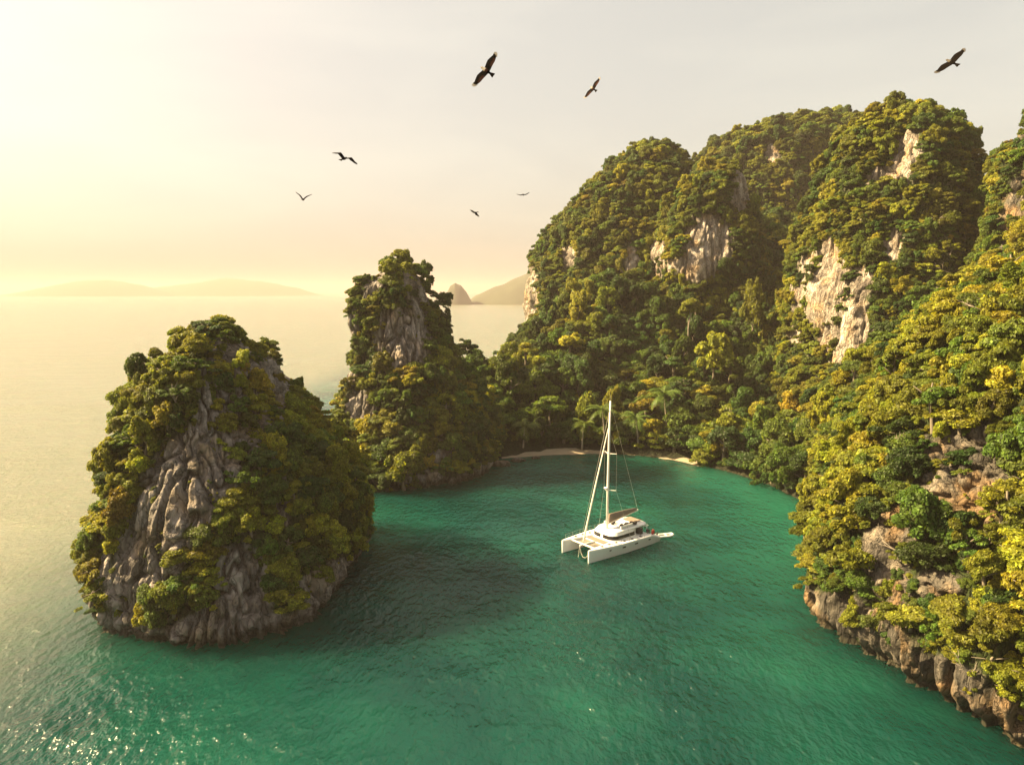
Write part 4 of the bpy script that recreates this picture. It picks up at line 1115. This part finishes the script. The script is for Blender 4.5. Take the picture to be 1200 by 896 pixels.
win(lambda q: q[0] > -2.7 and q[1] > 0.15); win(lambda q: q[0] > -2.7 and q[1] < -0.15)
roof = slab("roof", rrect(-5.9, 1.25, -2.02, 2.02, 1.0, 7), 2.62, 2.82, M['gelcoat'], inset=0.06, crown=0.10)
slab("sunroof", rrect(-5.4, -3.7, -1.2, 0.9, 0.15, 3), 2.97, 3.02, M['taupe'], roof)
for y in (1.95, -1.95): MB().tube([(-5.4, y, 1.4), (-5.5, y, 2.7)], 0.06, 6).build("roof_post", M['gelcoat'], boat)
fb_ = MB()
fb_.box((-1.6, 1.55, 3.12), (2.6, 0.12, 0.36)); fb_.box((-1.6, -1.55, 3.12), (2.6, 0.12, 0.36)); fb_.build("coaming", M['gelcoat'], roof)
rnd = random.Random(4)
for (x, y, s_) in ((-1.0, 1.15, .62), (-2.0, 1.2, .75), (-2.9, 1.3, .7), (-3.5, 1.45, .55), (-0.9, -0.5, .5), (-1.5, -0.8, .45)):
    b_ = MB(); b_.ball((x, y, 3.16), (s_ * .62, s_ * .5, .30), 9, 6); b_.build("cushion", M['cushion'], roof, True)
MB().box((-3.9, 1.9, 2.05), (0.5, 0.9, 0.9)).build("helm_seat", M['cushion'], boat)
# foredeck: sunken lounge, trampolines, beams
slab("foredeck_lounge", rrect(2.0, 3.1, -1.7, 1.7, 0.25, 4), 1.502, 1.56, M['taupe'])
for y0, y1 in ((0.14, 1.75), (-1.75, -0.14)):
    MB().box((4.35, (y0 + y1) / 2, 1.42), (2.0, y1 - y0, 0.03)).build("trampoline", M['net'], boat)
MB().tube([(5.45, -2.5, 1.62), (5.45, 2.5, 1.62)], 0.13, 8).build("cross_beam", M['alloy'], boat)
MB().tube([(3.2, 0, 1.52), (6.1, 0, 1.60)], 0.11, 8).build("longeron", M['gelcoat'], boat)
br = MB(); br.tube([(6.1, 0, 1.55), (6.15, .25, .75), (6.3, .8, .25), (6.5, 1.5, .4), (6.75, 2.3, 1.1)], 0.02, 5); br.tube([(6.1, 0, 1.55), (6.25, 0, .7), (6.5, .05, -.4)], 0.022, 5); br.build("anchor_bridle", M['sailcloth'], boat)
# rig
MX, MT = 0.75, 21.0
mast = MB().tube([(MX, 0, 2.85), (MX - .02, 0, 9), (MX - .10, 0, 16), (MX - .22, 0, MT)], [0.19, 0.18, 0.16, 0.12], 10).build("mast", M['alloy'], boat, True)
for z in (8.4, 13.6):
    for sg in (1, -1): MB().tube([(MX, 0, z), (MX - .45, sg * 1.15, z + .10)], [0.06, 0.035], 6).build("spreader", M['alloy'], mast)
b_ = MB(); b_.ball((MX + .36, 0, 8.75), (.30, .30, .16), 10, 6); b_.box((MX + .25, 0, 8.5), (.4, .12, .16)); b_.build("radar_dome", M['gelcoat'], mast, True)
MB().tube([(MX - .22, 0, MT), (MX - .22, 0, MT + .9)], 0.02, 5).build("antenna", M['wire'], mast)
MB().tube([(5.45, 0, 1.75), (5.3, 0, 2.4), (3.2, 0, 9.5), (MX + .12, 0, 17.2)], [0.06, 0.125, 0.11, 0.05], 8).build("furled_jib", M['sailcloth'], boat, True)
MB().tube([(6.05, 0, 1.7), (MX - .1, 0, 19.8)], 0.022, 5).build("forestay", M['wire'], boat)
for sg in (1, -1):
    MB().tube([(MX - 1.6, sg * 3.2, 1.55), (MX - .45, sg * 1.15, 8.5), (MX - .45, sg * 1.15, 13.7), (MX - .1, 0, 17)], 0.018, 5).build("shroud", M['wire'], boat)
MB().tube([(-5.6, 0, 4.5), (MX - .24, 0, MT - .2)], 0.022, 5).build("topping_lift", M['wire'], boat)
boom = MB().tube([(MX - .2, 0, 3.55), (-5.7, 0, 4.25)], 0.13, 8).build("boom", M['alloy'], boat)
R_ = []
for i in range(12):
    u = i / 11; x = MX - .35 - u * 5.75; zb_ = 3.62 + u * 0.68; hh = 1.05 * (1 - u) ** 0.8 + 0.32; ww_ = 0.34 * (1 - u * .5) + 0.04 * math.sin(i * 2.1)
    R_.append([(x, ww_ * math.cos(a_) * (1 if math.sin(a_) < .2 else .62), zb_ + hh * (.45 + .5 * math.sin(a_))) for a_ in np.linspace(0, 2 * math.pi, 12, endpoint=False)])
MB().rings(R_).build("sail_cover", M['taupe'], boom, True)
# stern gear
b_ = MB(); b_.ball((-5.9, 2.75, 1.62), (.34, .22, .40), 9, 6); b_.build("life_buoy_bag", M['red_cloth'], boat, True)
MB().box((-5.4, 2.2, 1.7), (.5, .35, .5), .2).build("winch_box", M['cushion'], boat)
dv = MB()
for y in (1.2, -1.2): dv.tube([(-5.1, y, 1.4), (-5.7, y, 2.1), (-6.7, y, 2.0)], 0.06, 6)
dv.build("davit", M['alloy'], boat)
# dinghy, floating behind the near hull
din = bpy.data.objects.new("inflatable_dinghy", None); COL.objects.link(din)
dq = W(779, 629); din.location = (dq[0], dq[1], 0.10); din.rotation_euler = (0, 0, math.radians(12)); din.scale = (.8,) * 3
tag(din, "small pale grey inflatable dinghy tied astern of the catamaran", "dinghy")
pts = [(-1.5, .62, .18)] + [(x, .62 - max(0, x - .6) * .18, .18 + max(0, x - .5) * .10) for x in (-.8, 0, .6, 1.0)]
bow_ = [(1.35 + .18 * math.cos(a_), .5 * math.sin(a_), .30) for a_ in np.linspace(1.2, -1.2, 7)]
MB().tube(pts + bow_ + [(x, -y, z) for x, y, z in pts[::-1]], 0.21, 9).build("tube", M['hypalon'], din, True)
MB().box((-.1, 0, .10), (2.6, .95, .06)).build("floor", M['cushion'], din); MB().box((.1, 0, .34), (.28, 1.1, .05)).build("seat", M['deck'], din)
MB().box((-1.35, 0, .28), (.08, .95, .42)).build("transom", M['deck'], din)
ob = MB(); ob.box((-1.55, 0, .68), (.34, .26, .36), 0, .8); ob.box((-1.55, 0, .25), (.14, .14, .6)); ob.build("outboard_motor", M['cushion'], din)

# ------------------------------------------------------------------ birds
bm_mat('feather_brown', (0.007, 0.005, 0.004), 0.9, spec=0.05, var=0.3, vscale=9)
bm_mat('feather_rufous', (0.04, 0.016, 0.011), 0.9, spec=0.05, var=0.3, vscale=9)
bm_mat('feather_white', (0.30, 0.27, 0.24), 0.9, spec=0.05, var=0.2, vscale=12)
bm_mat('feather_pale', (0.09, 0.08, 0.07), 0.9, spec=0.05, var=0.2, vscale=12)
BR = ['feather_brown', 'feather_rufous', 'feather_white', 'feather_pale']
def bird_mesh(dih, droop, white=True, dark=False):
    """one kite, forward +Y, wings along X, 1.2 m across"""
    b_ = MB(); mi = []
    def add(v, f_, m_): b_.add(v, f_); mi.extend([m_] * len(f_))
    # body: nose, head, chest, rump
    st = [(.235, .008, -.004), (.215, .018, .0), (.19, .034, .006), (.15, .036, .006), (.11, .05, .0), (.04, .066, -.004), (-.05, .056, 0), (-.13, .034, .004), (-.17, .022, .006)]
    t0 = MB().rings([[(r * math.cos(a_), y, z + .85 * r * math.sin(a_)) for a_ in np.linspace(0, 2 * math.pi, 10, endpoint=False)] for y, r, z in st])
    for q in t0.f:
        ym = sum(t0.v[i][1] for i in q) / len(q); m_ = (2 if white else 3) if ym > .02 else (1 if ym > -.08 else 0)
        if ym > .215: m_ = 3
        add([], [], 0); b_.f.append([i + 0 for i in q]); mi.append(m_)
    b_.v = list(t0.v)
    def plate(pl, th, m_):       # closed thin-edged solid from an outline
        k = len(pl); n0 = len(b_.v)
        b_.v += [(x, y, z + th) for x, y, z in pl] + [(x, y, z - th) for x, y, z in pl]
        b_.f.append([n0 + i for i in range(k)]); b_.f.append([n0 + k + i for i in range(k)][::-1]); mi.extend([m_, m_])
        for i in range(k):
            j = (i + 1) % k; b_.f.append([n0 + i, n0 + k + i, n0 + k + j, n0 + j]); mi.append(m_)
    plate([(-.024, -.13, .004), (.024, -.13, .004), (.075, -.29, 0), (.03, -.30, .004), (0, -.292, .006), (-.03, -.30, .004), (-.075, -.29, 0)], .006, 0)
    for sg in (1, -1):
        def zz(x): return dih * min(x, .26) + (dih * .4 - droop) * max(0, x - .26)
        secs = [(.03, .10, -.10), (.10, .115, -.095), (.18, .135, -.085), (.27, .150, -.075), (.36, .135, -.065), (.44, .115, -.04), (.50, .095, .0)]
        for (x0, a0, c0), (x1, a1, c1) in zip(secs[:-1], secs[1:]):
            for (l0, l1, mm) in ((0, .5, 0), (.5, 1, 1 if x0 > .17 and x0 < .43 else 0)):
                q = [(x0, a0 + (c0 - a0) * l0), (x1, a1 + (c1 - a1) * l0), (x1, a1 + (c1 - a1) * l1), (x0, a0 + (c0 - a0) * l1)]
                pl = [(sg * x, y, zz(x)) for x, y in q]
                plate(pl if sg > 0 else pl[::-1], .010 if l0 == 0 else .006, mm)
        for k in range(6):       # spread primaries, fanned from the wing's end
            f0 = math.radians(34 - k * 15); u = k / 5.0; r0 = .495 - .03 * u; y0 = .088 - .088 * u; ln_ = (.115, .135, .14, .13, .11, .09)[k]
            x1, y1 = r0 + math.cos(f0) * ln_, y0 + math.sin(f0) * ln_ * .55
            wv = .017; xm, ym = r0 + (x1 - r0) * .4, y0 + (y1 - y0) * .4
            for (xa, ya, xb, yb, wa_, wb_, mm) in ((r0 - .02, y0, xm, ym, wv, wv, 0), (xm, ym, x1, y1, wv, .010, 2 if white else 3)):
                pl = [(sg * xa, ya + wa_, zz(xa)), (sg * xb, yb + wb_, zz(xb) + .006), (sg * xb, yb - wb_, zz(xb) + .006), (sg * xa, ya - wa_, zz(xa))]
                plate(pl if sg > 0 else pl[::-1], .004, mm)
    me = mesh_np("kite", b_.v, b_.f)
    for nm_ in BR: me.materials.append(M[nm_])
    if dark: mi = [0 if k in (1, 2) else k for k in mi]
    me.polygons.foreach_set('material_index', mi); me.update()
    return me
Rm = np.array(cam.rotation_euler.to_matrix())
def bird(px, py, d, wing, fwd, span_px, dih, droop, label, white=True):
    """wing, fwd: directions (right, up, towards camera) in the air at that bird"""
    wv, fv = Vector(Rm @ np.array(wing, float)).normalized(), Vector(Rm @ np.array(fwd, float))
    fv = (fv - wv * fv.dot(wv)).normalized(); uv = wv.cross(fv)
    o = link("kite", bird_mesh(dih, droop, white, not white)); o.location = P(px, py, d)
    s_ = 1.0
    o.matrix_world = Matrix.Translation(o.location) @ Matrix((wv, fv, uv)).transposed().to_4x4() @ Matrix.Scale(s_, 4)
    tag(o, label, "bird", "kites circling over the bay")
def dist_for(span_px): return 1.16 * FPX / span_px
bird(570, 83, dist_for(42), (25, 33, 6), (-15, 6, -4), 42, .12, .1, "largest kite banking with rufous wings and white breast over the sky's centre")
bird(695, 104, dist_for(26), (17, 20, 8), (-9, 2, -7), 26, .12, .1, "brown kite gliding just right of the largest kite")
bird(1115, 73, dist_for(38), (29, 24, 4), (-7, 4, -6), 38, .10, .05, "dark kite above the limestone tower at the sky's right", False)
bird(403, 186, dist_for(31), (28, -14, 5), (9, 6, -12), 31, .5, .6, "golden brown kite with drooping wingtips above the middle stack", False)
bird(355, 234, dist_for(19), (16, -3, 3), (2, 3, -14), 19, 1.0, -.1, "small kite with wings raised in a shallow V over the open sea", False)
bird(557, 249, dist_for(17), (9, -9, 9), (-5, -3, 5), 17, .2, .1, "small dark kite turning steeply beyond the middle stack", False)
bird(613, 228, dist_for(14), (13, 1, 2), (1, 1, 14), 14, .18, .5, "farthest tiny kite seen edge on left of the seaward dome", False)
